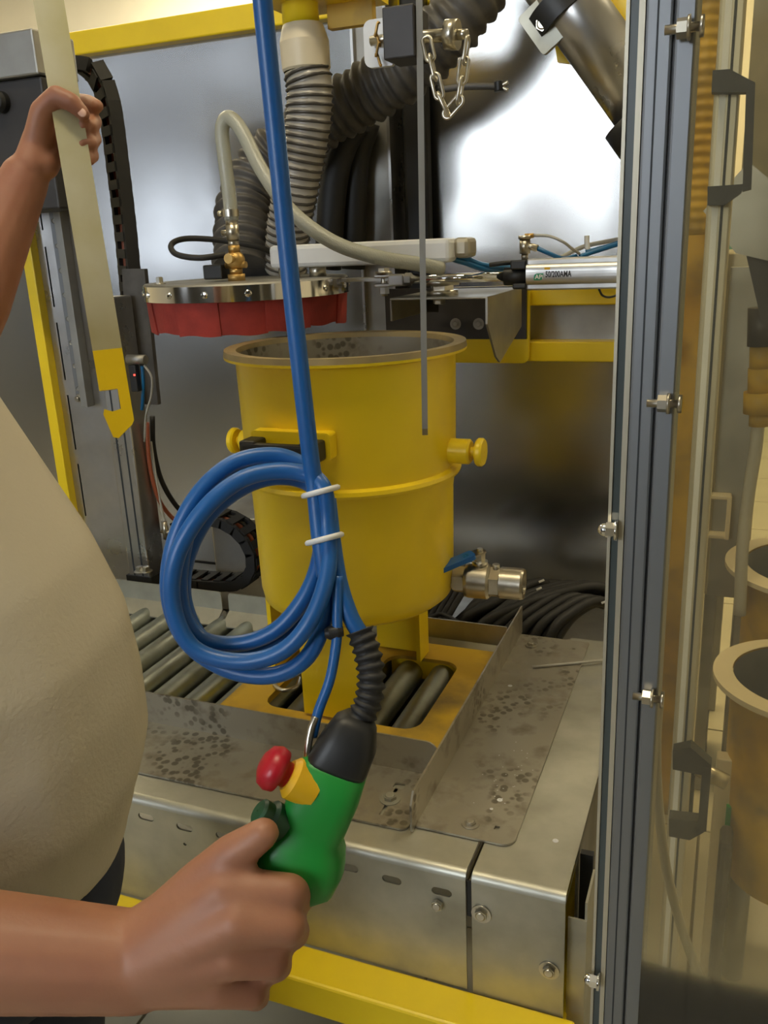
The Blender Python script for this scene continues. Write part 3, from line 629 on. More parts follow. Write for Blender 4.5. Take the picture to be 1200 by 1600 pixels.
cable('black_hose', 'black rubber hose hanging behind the grey ribbed hose', 'hose', [PY(560, 190, 1.93), PY(535, 230, 1.92), PY(520, 300, 1.92), PY(512, 420, 1.92)], 0.032, 'rubber', n=18)
cable('black_hose', 'second black rubber hose hanging beside the grey channel column', 'hose', [PY(575, 190, 1.965), PY(558, 250, 1.965), PY(555, 320, 1.965), PY(552, 420, 1.965)], 0.028, 'rubber', n=18)
cable('cut_cable', 'grey cable pair with a black tie pointing at the glare', 'cable', [PY(690, 140, 1.70), PY(720, 136, 1.70), PY(750, 135, 1.70), PY(781, 135, 1.70)], 0.006, 'duct')
cable('black_tie', 'black tie around the grey cable pair', 'tie', [PY(779, 127, 1.70), PY(780, 143, 1.70)], 0.009, 'black')
for k, (py1, lab) in enumerate(((128, 'upper bare wire end of the grey cable pair'), (141, 'lower bare wire end of the grey cable pair'))):
    cable('wire_end', lab, 'wire', [PY(781, 135, 1.70), PY(794, py1, 1.70)], 0.003, 'zinc')
# diagonal pipe upper right
YP = 1.58
A = PY(858, -40, YP); B = PY(1010, 175, YP); dv = (B - A).normalized(); pn = dv.cross(UY).normalized()
if pn.x < 0: pn = -pn
dp = thing('steel_pipe', 'stained steel pipe with bolted clamp slanting down at the upper right', 'pipe', B)
MB().cyl(A - dv * 0.15, B, 0.050, n=40).build('pipe', 'steel', dp)
cc = PY(885, 25, YP)
mb = MB(); mb.lathe(cc - dv * 0.028, dv, [(0.0505, 0), (0.058, 0), (0.058, 0.035), (0.0505, 0.035)], 40)
cl = mb.build('clamp', 'black', dp)
lug = PY(850, 40, YP - 0.03)
MB().prism(rrect(-0.036, -0.026, 0.036, 0.026, 0.006), lug, dv, pn, 0.012).build('clamp_lug', 'galv', cl)
MB().hexbolt(lug - UY * 0.006, -UY, 0.011, 0.009, False).build('bolt', 'zinc', cl)
cr = PY(1003, 195, YP); MB().cyl(cr - dv * 0.02, cr + dv * 0.02, 0.056, n=32).build('end_collar', 'black', dp)
yb = thing('pipe_support', 'yellow support plate behind the slanting steel pipe', 'bracket', PY(920, 95, 1.66))
P = [PY(868, 72, 1.66), PY(872, 98, 1.66), PY(985, 112, 1.66), PY(1000, -30, 1.66), PY(905, -30, 1.66)]
MB().prism([(q.x, q.z) for q in P], (0, 1.66, 0), UX, UZ, 0.012).build('plate', 'yellow', yb)
# ================================================================== hanging hook bar with pin and chain
YH = 1.14
hb = thing('hook_bar', 'thin steel hook bar hanging edge-on from a dark block over the drum', 'bar', PY(664, 678, YH))
t0 = PY(654, -60, YH); t1 = PY(664, 678, YH); t2 = PY(661, 610, YH)
wv = 0.022
def barpts(top, z_notch0, z_notch1, zend):
    return [(-wv, top), (wv, top), (wv, zend + 0.012), (wv - 0.014, zend), (-wv + 0.006, zend), (-wv, zend + 0.008), (-wv, z_notch0), (-wv + 0.018, z_notch0), (-wv + 0.018, z_notch0 + 0.012), (-wv + 0.012, z_notch1), (-wv, z_notch1)]
ang = math.radians(-8)
ub = V((-math.sin(ang), math.cos(ang), 0))       # the broad side points almost away from the lens
lean = (t0 - t1).normalized()
zl = (t0 - t1).length
pts = barpts(zl, 0.035, 0.07, 0.0)
camdir = (V((0, 0, CH)) - t1); camdir.z = 0; camdir.normalize()
MB().prism(pts, t1 + camdir * 0.0, camdir, lean, 0.008).build('bar', 'dullsteel', hb)
blk0 = PY(612, 100, YH); blk1 = PY(658, 12, YH)
MB().bbox((blk0.x, YH - 0.028, blk0.z), (blk1.x, YH + 0.028, blk1.z), 0.002).build('block', 'blockgrey', hb)
w0 = PY(572, 108, YH); w1 = PY(613, 27, YH)
MB().prism(rrect(w0.x, w0.z, w1.x, w1.z, (0.010, 0.002, 0.002, 0.010)), (0, YH, 0), UX, UZ, 0.008).build('white_plate', 'white', hb)
pz = PY(660, 57, YH)
pin = MB().cyl((blk0.x - 0.022, YH - 0.012, pz.z), (blk0.x + 0.01, YH - 0.012, pz.z), 0.006, n=14)
p1 = PY(697, 55, YH - 0.012); p2 = PY(716, 54, YH - 0.012); p3 = PY(731, 54, YH - 0.012)
pin.cyl((blk0.x, YH - 0.012, pz.z), p1, 0.0075, n=16); pin.cyl(p1, p2, 0.017, n=24); pin.cyl(p2, p3, 0.006, n=12)
pn_ = pin.build('lock_pin', 'zinc', hb)
sp = []
cx = blk0.x - 0.010
for k in range(40):
    a = k / 39 * 2 * math.pi * 2; sp.append(V((cx + 0.003 * math.cos(a), YH - 0.020 - 0.002 * math.sin(a), pz.z + 0.016 - 0.045 * k / 39 + 0.004 * math.sin(a * 2))))
MB().tube(sp, 0.0018, 6).build('cotter_pin', 'brass', pn_)
# chain of single links
ctrl = [PY(666, 62, YH - 0.04), PY(674, 95, YH - 0.045), PY(684, 140, YH - 0.05), PY(697, 174, YH - 0.05), PY(710, 176, YH - 0.05), PY(719, 145, YH - 0.05), PY(725, 100, YH - 0.045), PY(731, 60, YH - 0.04)]
cpts = resample(catmull(ctrl, 20), 0.0225)
for i in range(len(cpts) - 1):
    p, q = cpts[i], cpts[i + 1]; t = (q - p).normalized(); s_ = basis(t)[1 + i % 2]; c = (p + q) / 2
    lp = []
    for k in range(20):
        a = 2 * math.pi * k / 20; lx = math.cos(a) * 0.0055; ly = math.sin(a) * 0.0055 + (0.0095 if math.sin(a) > 0 else -0.0095)
        lp.append(c + s_ * lx + t * ly)
    MB().tube(lp, 0.0021, 6, closed=True).build('chain_link', 'zinc', hb)

# ================================================================== yellow drum
DC = V((-0.583, 1.29, 0)); RT = 1.297; RB = 0.864
dr = thing('yellow_drum', 'yellow painted steel drum with flanged rim on the roller conveyor', 'drum', (DC.x, DC.y, 0.694))
MB().lathe(DC, UZ, [(0.001, RB), (0.120, RB), (0.150, RB + 0.004), (0.162, RB + 0.014), (0.166, RB + 0.034), (0.1685, 1.06), (0.1735, 1.10), (0.1765, 1.287)], 96, sharp=False).build('shell', 'yellow', dr)
MB().lathe(DC, UZ, [(0.1725, 1.288), (0.1695, 1.10), (0.163, RB + 0.05), (0.15, RB + 0.015), (0.001, RB + 0.01)], 96, sharp=False).build('inner_wall', 'tray', dr)
MB().lathe(DC, UZ, [(0.176, 1.280), (0.194, 1.284), (0.1945, 1.288)], 96).build('rim_edge', 'yellow', dr)
MB().lathe(DC, UZ, [(0.1945, 1.288), (0.193, RT), (0.174, RT - 0.001), (0.1725, 1.287)], 96).build('rim_flange', 'rim', dr)
MB().lathe(DC, UZ, [(0.172, 1.086), (0.181, 1.088), (0.1825, 1.092), (0.181, 1.098), (0.172, 1.102)], 96).build('belt_ring', 'yellow', dr)
for sg in (-1, 1):
    c = V((DC.x + sg * 0.170, DC.y, 1.128)); d_ = UX * sg
    MB().lathe(c, d_, [(0.020, 0.0), (0.020, 0.034), (0.017, 0.037), (0.0075, 0.037), (0.0075, 0.046), (0.020, 0.046), (0.0225, 0.049), (0.0225, 0.055), (0.020, 0.058), (0.001, 0.058)], 32).build('trunnion', 'yellow', dr)
hx, hz = DC.x - 0.012, 1.170; hy = DC.y - 0.1745
MB().prism(rrect(hx - 0.062, hz - 0.018, hx + 0.066, hz + 0.022, 0.005), (0, hy - 0.006, 0), UX, UZ, 0.022).build('handle_plate', 'yellow', dr)
hm = MB(); hm.bbox((hx - 0.064, hy - 0.052, hz - 0.016), (hx - 0.036, hy - 0.017, hz + 0.014), 0.004); hm.bbox((hx + 0.032, hy - 0.052, hz - 0.016), (hx + 0.060, hy - 0.017, hz + 0.014), 0.004); hm.bbox((hx - 0.060, hy - 0.054, hz - 0.015), (hx + 0.056, hy - 0.040, hz + 0.011), 0.004)
hm.build('handle', 'black', dr)
MB().box((hx + 0.041, hy - 0.0555, hz - 0.004), (hx + 0.044, hy - 0.0538, hz + 0.008)).build('handle_mark', 'white', dr)
a = math.radians(-86); q = V((DC.x + 0.1742 * math.cos(a), DC.y + 0.1742 * math.sin(a), PY(495, 642, 1.115).z))
MB().sphere(q, (0.008, 0.0012, 0.0035), 6, Matrix.Rotation(0.35, 3, 'Y')).build('paint_chip', 'rubber', dr)
# legs
MB().prism(rrect(-0.630, 0.70, -0.528, 0.90), (0, 1.150, 0), UX, UZ, 0.008, []).build('leg', 'yellow', dr)
lg = MB(); lg.box((-0.610, 1.425, 0.695), (-0.515, 1.433, 0.90)); lg.box((-0.515, 1.385, 0.695), (-0.507, 1.433, 0.90)); lg.build('leg', 'yellow', dr)
MB().box((-0.76, 1.27, 0.695), (-0.752, 1.37, 0.90)).build('leg', 'yellow', dr)
MB().lathe((DC.x, DC.y + 0.02, RB), -UZ, [(0.028, 0), (0.028, 0.014), (0.034, 0.014), (0.034, 0.022), (0.001, 0.024)], 28).build('drain_cap', 'yellow_worn_shade', dr)
# yellow carrier frame
cf = thing('carrier_frame', 'worn yellow carrier plate with large openings under the drum', 'carrier', (-0.585, 1.285, 0.685))
MB().prism(rrect(-0.79, 1.105, -0.378, 1.468, 0.012), (0, 0, 0.690), UX, UY, 0.007, [rrect(-0.575, 1.158, -0.435, 1.405, 0.03), rrect(-0.72, 1.158, -0.60, 1.405, 0.03)]).build('plate', 'yellow_worn_shade', cf)
MB().prism(rrect(-0.575, 0.648, -0.43, 0.687), (0, 1.41, 0), UX, UZ, 0.004, [circle(-0.54, 0.658, 0.004, 10), circle(-0.49, 0.658, 0.004, 10)]).build('stiffener', 'yellow', cf)
MB().box((-0.728, 1.15, 0.65), (-0.722, 1.41, 0.687)).build('stiffener', 'yellow_worn_shade', cf)
lp = [PZ(430, 1058, 0.695), PZ(428, 1068, 0.70), PZ(440, 1078, 0.70), PZ(462, 1074, 0.70), PZ(468, 1060, 0.70)]
MB().tube(catmull(lp, 6), 0.004, 8).build('wire_lug', 'zinc', cf)
# ball valve on the drum
VB = V((-0.420, 1.318, 0.898)); vd = V((1, 0.06, 0)).normalized()
va = thing('ball_valve', 'nickelled ball valve with blue lever on the side of the drum', 'valve', VB)
def vp(t, o=0): return VB + vd * t
mb = MB(); mb.cyl(vp(-0.012), vp(0.004), 0.018, n=6, smooth=False)
mb.cyl(vp(0.004), vp(0.022), 0.0235, n=6, smooth=False); mb.build('inlet_nut', 'nickel', va)
MB().lathe(VB, vd, [(0.020, 0.022), (0.0285, 0.024), (0.030, 0.030), (0.030, 0.062), (0.027, 0.066), (0.02, 0.067)], 36).build('body', 'nickel', va)
mb = MB(); mb.cyl(vp(0.066), vp(0.082), 0.0265, n=6, smooth=False); mb.build('outlet_nut', 'nickel', va)
MB().lathe(VB, vd, [(0.022, 0.082), (0.0265, 0.083), (0.0265, 0.118), (0.025, 0.122), (0.018, 0.122), (0.016, 0.110), (0.001, 0.11)], 36).build('outlet_cap', 'nickel', va)
st = vp(0.048)
mb = MB(); mb.cyl(st + UZ * 0.026, st + UZ * 0.036, 0.013, n=16); mb.cyl(st + UZ * 0.036, st + UZ * 0.05, 0.009, n=6, smooth=False); mb.cyl(st + UZ * 0.05, st + UZ * 0.058, 0.005, n=12); mb.cyl(vp(0.075) + UZ * 0.02, vp(0.075) + UZ * 0.032, 0.006); mb.build('stem', 'zinc', va)
lvd = V((-0.66, -0.55, -0.22)).normalized(); lvs = lvd.cross(UZ).normalized(); lvn = lvs.cross(lvd)
l0 = st + UZ * 0.052
MB().prism(rrect(-0.008, -0.011, 0.03, 0.011, 0.004), l0, lvd, lvs, 0.003).build('lever_plate', 'zinc', va)
MB().prism(rrect(0.012, -0.0125, 0.085, 0.0125, 0.005), l0, lvd, lvs, 0.008).build('lever_sleeve', 'bluehandle', va)
text_mb('63', l0 + lvd * 0.02 - lvs * 0.004 + lvn * 0.0043 , lvd, lvs, 0.012).build('lever_mark', 'bluetube', va)

# ================================================================== roller conveyor
ZCV = 0.67
cv = thing('roller_conveyor', 'roller conveyor with zinc rollers and bent steel guides carrying the drum', 'conveyor', (-0.8, 1.29, 0.45))
rx = -0.405; n_r = 0
while rx > -1.62:
    r = MB().lathe((rx, 1.088, 0.658), UY, [(0.001, 0), (0.021, 0), (0.025, 0.003), (0.025, 0.402), (0.021, 0.405), (0.001, 0.405)], 20)
    ro = r.build('roller', 'roller', cv); MB().cyl((rx, 1.07, 0.658), (rx, 1.515, 0.658), 0.006, n=10).build('axle', 'dullsteel', ro)
    rx -= 0.066
# black sheet added under the rollers to stand in for shade in the gaps
MB().box((-1.65, 1.07, 0.50), (-0.37, 1.51, 0.505)).build('gap_shade_sheet', 'black', cv)
MB().box((-1.65, 1.508, 0.50), (-0.372, 1.514, 0.672)).build('rear_side_frame', 'galv', cv)
MB().box((-1.65, 1.072, 0.50), (-0.372, 1.078, 0.668)).build('front_side_frame', 'dullsteel', cv)
# rear guides: two bent plates meeting at a gap, and the plain one on the right
sp = PY(346, 930, 1.497).x
sp0 = PY(352, 942, 1.497).x
for a, b, rr in ((-1.60, sp0 - 0.008, (0, 0.008)), (sp0 + 0.009, -0.70, (0.008, 0.0)), (-0.70, -0.370, (0, 0))):
    gmb = MB().prism(rrect(a, 0.692, b, 0.735, (0.0, 0.0, rr[1], rr[0])), (0, 1.497, 0), UX, UZ, 0.003)
    gp = gmb.build('rear_guide', 'galv', cv)
    MB().prism([(1.4955, 0.694), (1.462, 0.672), (1.462, 0.669), (1.4985, 0.692)], ((a + b) / 2, 0, 0), UY, UZ, (b - a)).build('guide_lip', 'galv', gp)
# front guide: angle with slots
fg = MB().prism(rrect(-1.60, ZCV + 0.003, -0.372, 0.731, (0, 0, 0.018, 0)), (0, 1.079, 0), UX, UZ, 0.003).build('front_guide', 'tray', cv)
MB().prism(rrect(-1.60, 0.945, -0.375, 1.081, (0.004, 0.012, 0.0, 0.0)), (0, 0, ZCV + 0.0025), UX, UY, 0.003, [rrect(-0.424, 0.965, -0.419, 1.01), rrect(-0.429, 1.030, -0.412, 1.046, 0.004), rrect(-0.424, 1.01, -0.419, 1.031), rrect(-1.0, 0.96, -0.995, 1.03)]).build('front_guide_foot', 'tray', cv)
bo = PZ(611, 1256, 0.676); MB().hexbolt((-0.4215, 1.003, 0.674), UZ, 0.010, 0.007).build('bolt', 'galv', cv)
# right guide: tall angle with foot
rg = MB().prism([(0.945, ZCV + 0.003), (1.612, ZCV + 0.003), (1.612, 0.731), (0.957, 0.731), (0.945, 0.715)], (-0.3675, 0, 0), UY, UZ, 0.003).build('right_guide', 'tray', cv)
MB().prism(rrect(-0.366, 0.958, -0.2285, 1.60, (0.0, 0.018, 0.004, 0.0)), (0, 0, ZCV + 0.0025), UX, UY, 0.003, [rrect(-0.262, 0.985, -0.255, 0.993), rrect(-0.256, 1.56, -0.250, 1.566)]).build('right_guide_foot', 'tray', cv)
for (x, y) in ((-0.295, 0.985), (-0.335, 1.555)): MB().hexbolt((x, y, 0.674), UZ, 0.008, 0.005).build('bolt', 'tray', cv)
for k, (px, py) in enumerate(((797, 1070), (868, 1308), (781, 1248), (768, 1262))):
    q = PZ(px, py, 0.676); rr = 0.0042 if k < 3 else 0.0025
    MB().lathe((q.x, q.y, ZCV + (0.0041 if k != 1 else 0.0003)), UZ, [(rr, 0), (rr * 0.7, 0.0006), (0.0005, 0.0007)], 12).build('paint_drop', 'white', cv)
for k in range(26):
    u = random.gauss(-0.27, 0.02); v_ = random.gauss(1.12, 0.05)
    if -0.36 < u < -0.232: MB().lathe((u, v_, ZCV + 0.0041), UZ, [(0.0011, 0), (0.0005, 0.0004)], 6).build('paint_drop', 'white', cv)
# skirts of galvanised sheet: front pieces, bent over the top
def skirt(x0, x1, name, ztop, zb, yf=0.893, ytop=1.07, holes=()):
    sk = thing(name[0], name[1], 'metal skirt', ((x0 + x1) / 2, yf, zb), 'front skirts of the conveyor')
    prof = [(yf, zb), (yf, ztop - 0.012)]
    for k in range(1, 6):
        a = math.pi / 2 * k / 5; prof.append((yf + 0.012 - 0.012 * math.cos(a), ztop - 0.012 + 0.012 * math.sin(a)))
    prof.append((ytop, ztop))
    vs = []; fs = []
    # top and bend
    for (y, z) in prof[1:]:
        vs += [(x0, y, z), (x1, y, z)]
    n = len(prof) - 1
    for k in range(n - 1): fs.append((2 * k, 2 * k + 1, 2 * k + 3, 2 * k + 2))
    inner = [(x, y + (0.003 if i // 2 < 5 else 0.0), z - 0.003) for i, (x, y, z) in enumerate(vs)]
    mb = MB(); mb.add(vs, fs, True); mb.add(inner, [tuple(reversed(f)) for f in fs], True); 
    m_ = len(vs)
    mb.add([vs[0], inner[0], vs[-2], inner[-2]], [(0, 1, 3, 2)]); mb.add([vs[1], inner[1], vs[-1], inner[-1]], [(0, 2, 3, 1)])
    mb.build('top_bend', 'galv', sk)
    MB().prism(rrect(x0, zb, x1, ztop - 0.012), (0, yf + 0.0015, 0), UX, UZ, 0.003, holes).build('face', 'galv', sk)
    return sk
hl = []
hx_ = [PY(p, q, 0.893) for p, q in ((228, 1277), (288, 1293), (350, 1307), (545, 1356), (612, 1375), (690, 1394))]
for q in hx_: hl.append(slot(q.x, q.z, 0.028, 0.012))
xsl = -0.2715
s1 = skirt(-1.6, xsl - 0.004, ('front_skirt', 'long galvanised front skirt of the conveyor with punched slots'), ZCV, 0.482, holes=hl + [circle(PY(289, 1319, 0.893).x, PY(289, 1319, 0.893).z, 0.003, 8)])
q = PY(684, 1412, 0.892); MB().hexbolt((q.x, 0.8925, q.z), -UY, 0.008, 0.007, False).build('bolt', 'zinc', s1)
q = PY(612, 1376, 0.892); 
s2 = skirt(xsl + 0.004, -0.147, ('front_skirt', 'short galvanised front skirt at the right corner of the conveyor'), ZCV, 0.36, ytop=1.62)
for px, py in ((752, 1428), (858, 1516)):
    q = PY(px, py, 0.892); MB().hexbolt((q.x, 0.8925, q.z), -UY, 0.0085, 0.006).build('bolt', 'zinc', s2)
MB().box((xsl - 0.004, 0.897, 0.60), (xsl + 0.004, 0.9, 0.655)).build('slit_backing', 'black', s2)
# right flank: dark side plate, corner bracket
tag(MB().box((-0.150, 0.985, 0.10), (-0.147, 1.62, 0.666)).build('side_plate', 'dullsteel'), 'dull side plate closing the right end of the conveyor', 'metal panel')
cb = thing('corner_bracket', 'small bent galvanised bracket at the right corner of the conveyor', 'bracket', (-0.137, 0.93, 0.36))
MB().box((-0.1465, 0.912, 0.36), (-0.123, 0.915, 0.622)).build('face', 'galv', cb)
MB().box((-0.126, 0.915, 0.36), (-0.123, 0.98, 0.648)).build('return', 'galv', cb)
tag(MB().box((-0.145, 0.99, 0.3), (-0.128, 1.0, 0.66)).build('gap_shade', 'black'), 'black sheet standing in for the dark gap behind the corner bracket', 'plate')  # black sheet put in for the shade of the open gap
# yellow floor frame
fb = thing('base_frame', 'yellow square-tube base frame below the conveyor skirt', 'frame', (-0.8, 0.87, 0))
MB().bbox((-1.75, 0.832, 0.425), (-0.13, 0.891, 0.482), 0.004).build('front_beam', 'yellow', fb)
for x in (-1.70, -0.20): MB().bbox((x, 0.95, 0), (x + 0.055, 1.005, 0.45), 0.004).build('leg', 'yellow', fb)
for x in (-1.70, -0.20): MB().bbox((x, 0.892, 0.43), (x + 0.055, 2.0, 0.47), 0.004).build('side_beam', 'yellow', fb)
MB().bbox((-1.40, 1.63, 0.43), (-0.22, 1.70, 0.49), 0.004).build('rear_beam', 'yellow_worn_shade', fb)
for px in (740, 935): 
    q = PY(px, 975, 1.59); MB().bbox((q.x - 0.028, 1.587, 0.43), (q.x + 0.03, 1.615, 0.648), 0.004).build('tie_beam', 'yellow_worn_shade', fb)
# black cable bundle behind the conveyor
cbn = thing('cable_bundle', 'bundle of thick black cables lying behind the conveyor by the ball valve', 'cables', PY(800, 980, 1.75))
for k in range(16):
    t = k / 15; x0 = 690 + 70 * t + random.uniform(-6, 6); x1 = 800 + 160 * t + random.uniform(-8, 8)
    yy = 1.64 + 0.012 * (k % 4)
    pts_ = [PY(x0 - 15, 1012 + 4 * (k % 3), yy), PY(x0 + 18, 975 + 6 * math.sin(k), yy + 0.02), PY((x0 + x1) / 2, 938 + 5 * math.cos(k * 1.7), yy + 0.06), PY(x1, 910 + 7 * t + random.uniform(-3, 3), yy + 0.12), PY(x1 + 25, 930 + 8 * t, yy + 0.16)]
    MB().tube(catmull(pts_, 8), 0.0115, 8).build('cable', 'rubber', cbn)
for k in range(14):
    t = k / 13; yy = 1.635 + 0.010 * (k % 3)
    pts_ = [PY(745 + 110 * t, 1030, yy), PY(770 + 105 * t, 985 + 4 * math.sin(k * 2), yy + 0.02), PY(815 + 85 * t, 950 + 8 * t, yy + 0.05), PY(860 + 75 * t, 926 + 14 * t, yy + 0.09), PY(905 + 60 * t, 935 + 14 * t, yy + 0.13)]
    MB().tube(catmull(pts_, 8), 0.0115, 8).build('cable', 'rubber', cbn)
for k in range(5):
    x0 = 672 + 9 * k
    MB().tube(catmull([PY(x0 - 20, 985, 1.62), PY(x0, 950, 1.66), PY(x0 + 18, 920, 1.74), PY(x0 + 25, 905, 1.85)], 8), 0.007, 8).build('cable', 'rubber', cbn)
MB().tube(catmull([PY(664, 968, 1.60), PY(690, 960, 1.62), PY(715, 972, 1.6)], 8), 0.005, 8).build('cable', 'rubber', cbn)
for px, py in ((846, 908), (842, 920), (944, 941)):
    q = PY(px, py, 1.70); MB().box((q.x - 0.006, 1.70, q.z - 0.002), (q.x + 0.006, 1.702, q.z + 0.002), Matrix.Rotation(-0.5, 3, 'Y')).build('tie_end', 'tie', cbn)
q0 = PZ(832, 1044, 0.6745); q1 = PZ(948, 1033, 0.6745)
tag(MB().cyl((q0.x, q0.y, 0.677), (q1.x, q1.y, 0.677), 0.0025, n=8).build('pale_strip', 'clearcord'), 'thin pale strip lying on the right guide plate', 'strip')  # thin pale strip laid across the right guide plate

# ================================================================== aluminium upright and clear pane
YU = 0.62
def ux(px, py=0): return PY(px, py, YU).x
xa, xb, xc, xd = ux(984), ux(1010), ux(1057), ux(1092)
up = thing('cabin_door', 'open cabin door with grey aluminium double upright and clear pane', 'door', ((xa + xd) / 2, YU, 0.02))
MB().bbox((xb, YU, 0.02), (xc - 0.0012, YU + 0.04, 2.3), 0.0018).build('profile', 'alu', up)
MB().bbox((xc + 0.0004, YU - 0.004, 0.02), (xd, YU + 0.04, 2.3), 0.0018).build('profile', 'alu', up)
MB().box((xc - 0.0012, YU + 0.003, 0.02), (xc + 0.0004, YU + 0.03, 2.3)).build('gap_seal', 'black', up)
MB().box(((xb + xc) / 2 - 0.002, YU - 0.0006, 0.02), ((xb + xc) / 2 - 0.001, YU + 0.0004, 2.3)).build('groove_line', 'aludark', up)
MB().box((xb - 0.0042, YU + 0.001, 0.02), (xb - 0.0004, YU + 0.03, 2.3)).build('highlight_strip', 'beige', up)  # pale strip stands in for the highlight along the profile edge
MB().box((xa, YU + 0.006, 0.02), (xb - 0.0042, YU + 0.02, 2.3)).build('rubber_seal', 'paneedge', up)
MB().box((xa - 0.0025, YU + 0.004, 0.02), (xa - 0.0002, YU + 0.024, 2.3)).build('seal_lip', 'beige', up)
for px, py in ((980, 829), (958, 1537)):
    q = PY(px, py, YU - 0.002); mb = MB()
    e0 = V((xb - 0.0045, YU - 0.004, q.z)); 
    mb.cyl(e0, e0 - UX * 0.0016, 0.0075, n=20); mb.cyl(e0 - UX * 0.0016, e0 - UX * 0.008, 0.0058, n=6, smooth=False); mb.sphere(e0 - UX * 0.009, 0.0048, 8)
    mb.build('cap_nut', 'chrome', up)
for px, py in ((1076, 44), (1046, 630), (1024, 1090)):
    q = PY(px, py, YU - 0.008); mb = MB(); e0 = V((xd - 0.002, YU - 0.010, q.z))
    mb.cyl(e0 + UX * 0.004, e0 - UX * 0.016, 0.0028, n=12); mb.cyl(e0 - UX * 0.009, e0 - UX * 0.003, 0.0058, n=6, smooth=False); mb.cyl(e0 - UX * 0.003, e0 - UX * 0.0012, 0.0072, n=18); mb.cyl(e0 + UX * 0.004, e0 + UX * 0.0065, 0.0062, n=14)
    mb.build('stud_bolt', 'nickel', up)
MB().box((xd - 0.001, YU - 0.0125, 0.05), (xd + 0.50, YU - 0.0085, 2.3)).build('pane', 'pane', up)
# clear tube hanging in a curve behind the pane
cable('drain_tube', 'pale translucent tube curving down behind the clear pane', 'tube', [PY(1030, 1085, 0.70), PY(1025, 1160, 0.70), PY(1028, 1250, 0.70), PY(1040, 1350, 0.70), PY(1062, 1440, 0.70), PY(1090, 1520, 0.70), PY(1122, 1600, 0.70), PY(1160, 1690, 0.70)], 0.0045, 'clearcord', n=12)
# things beyond the pane
yh = 2.02
pp = thing('pipe_run', 'olive ribbed hose hanging in front of the rear corner post', 'hose', PY(1090, 350, 1.9))
rp = resample(catmull([PY(1112, -60, 1.9), PY(1104, 60, 1.9), PY(1096, 200, 1.9), PY(1086, 370, 1.9)], 20), 0.004)
MB().tube(rp, lambda i: 0.024 + 0.002 * math.cos(2 * math.pi * i / 5), 18).build('hose_wall', 'yellow_worn_shade', pp)
def handle(name, label, a, b, out, r, m):
    T = thing(name, label, 'handle', a)
    MB().tube(catmull([a, a + out * 0.6, a + out, a.lerp(b, 0.12) + out * 1.05, b.lerp(a, 0.12) + out * 1.05, b + out, b + out * 0.6, b], 6), r, 10).build('grip', m, T)
    for q in (a, b): MB().lathe(q, out, [(r * 1.7, -0.001), (r * 1.7, 0.004), (r, 0.006)], 14).build('foot', m, T)
    return T
yb2 = 1.15
cp = thing('cabinet_profile', 'beige aluminium profile behind the clear pane, carrying the black upper handle', 'post', (PY(1130, 300, yb2).x, yb2, 0.0))
pa, pb = PY(1112, 200, yb2).x, PY(1152, 200, yb2).x
MB().bbox((pa, yb2, 0.0), (pb, yb2 + 0.05, 2.4), 0.003).build('profile', 'beige', cp)
MB().box((pa + 0.006, yb2 - 0.0006, 0.0), (pa + 0.013, yb2 + 0.0005, 2.4)).build('white_strip', 'white', cp)
MB().box((pb - 0.012, yb2 - 0.0006, 0.0), (pb - 0.009, yb2 + 0.0005, 2.4)).build('groove', 'aludark', cp)
T = cp
def bh(T, top, bot, y):
    for loop in (top, bot):
        pp_ = [PY(*q, y) for q in loop]
        MB().prism([(q.x, q.z) for q in pp_], (0, y, 0), UX, UZ, 0.02).build('handle_arm', 'black', T)
bh(T, [(1114, 112), (1140, 110), (1180, 131), (1166, 146), (1112, 146)], [(1106, 292), (1163, 288), (1158, 302), (1132, 321), (1106, 321)], 1.14)
MB().prism([(q.x, q.z) for q in (PY(1166, 132, 1.14), PY(1180, 132, 1.14), PY(1174, 296, 1.14), PY(1160, 300, 1.14))], (0, 1.14, 0), UX, UZ, 0.022).build('grip', 'black', T)
T = thing('door_latch', 'black latch with lower bridge handle behind the clear pane', 'latch', PY(1070, 1300, 1.1))
bh(T, [(1052, 1168), (1080, 1162), (1112, 1190), (1102, 1206), (1052, 1196)], [(1046, 1272), (1100, 1278), (1100, 1294), (1078, 1306), (1046, 1300)], 1.1)
MB().prism([(q.x, q.z) for q in (PY(1098, 1190, 1.1), PY(1112, 1192, 1.1), PY(1104, 1292, 1.1), PY(1090, 1292, 1.1))], (0, 1.1, 0), UX, UZ, 0.022).build('grip', 'black', T)
bl = T
MB().bbox(PY(1052, 1230, 1.2) + V((0, 0, -0.05)), PY(1085, 1230, 1.2) + V((0, 0.03, 0.03)), 0.004).build('body', 'black', bl)
MB().cyl(PY(1090, 1200, 1.2), PY(1135, 1222, 1.2), 0.012, n=14).build('bolt', 'nickel', bl)
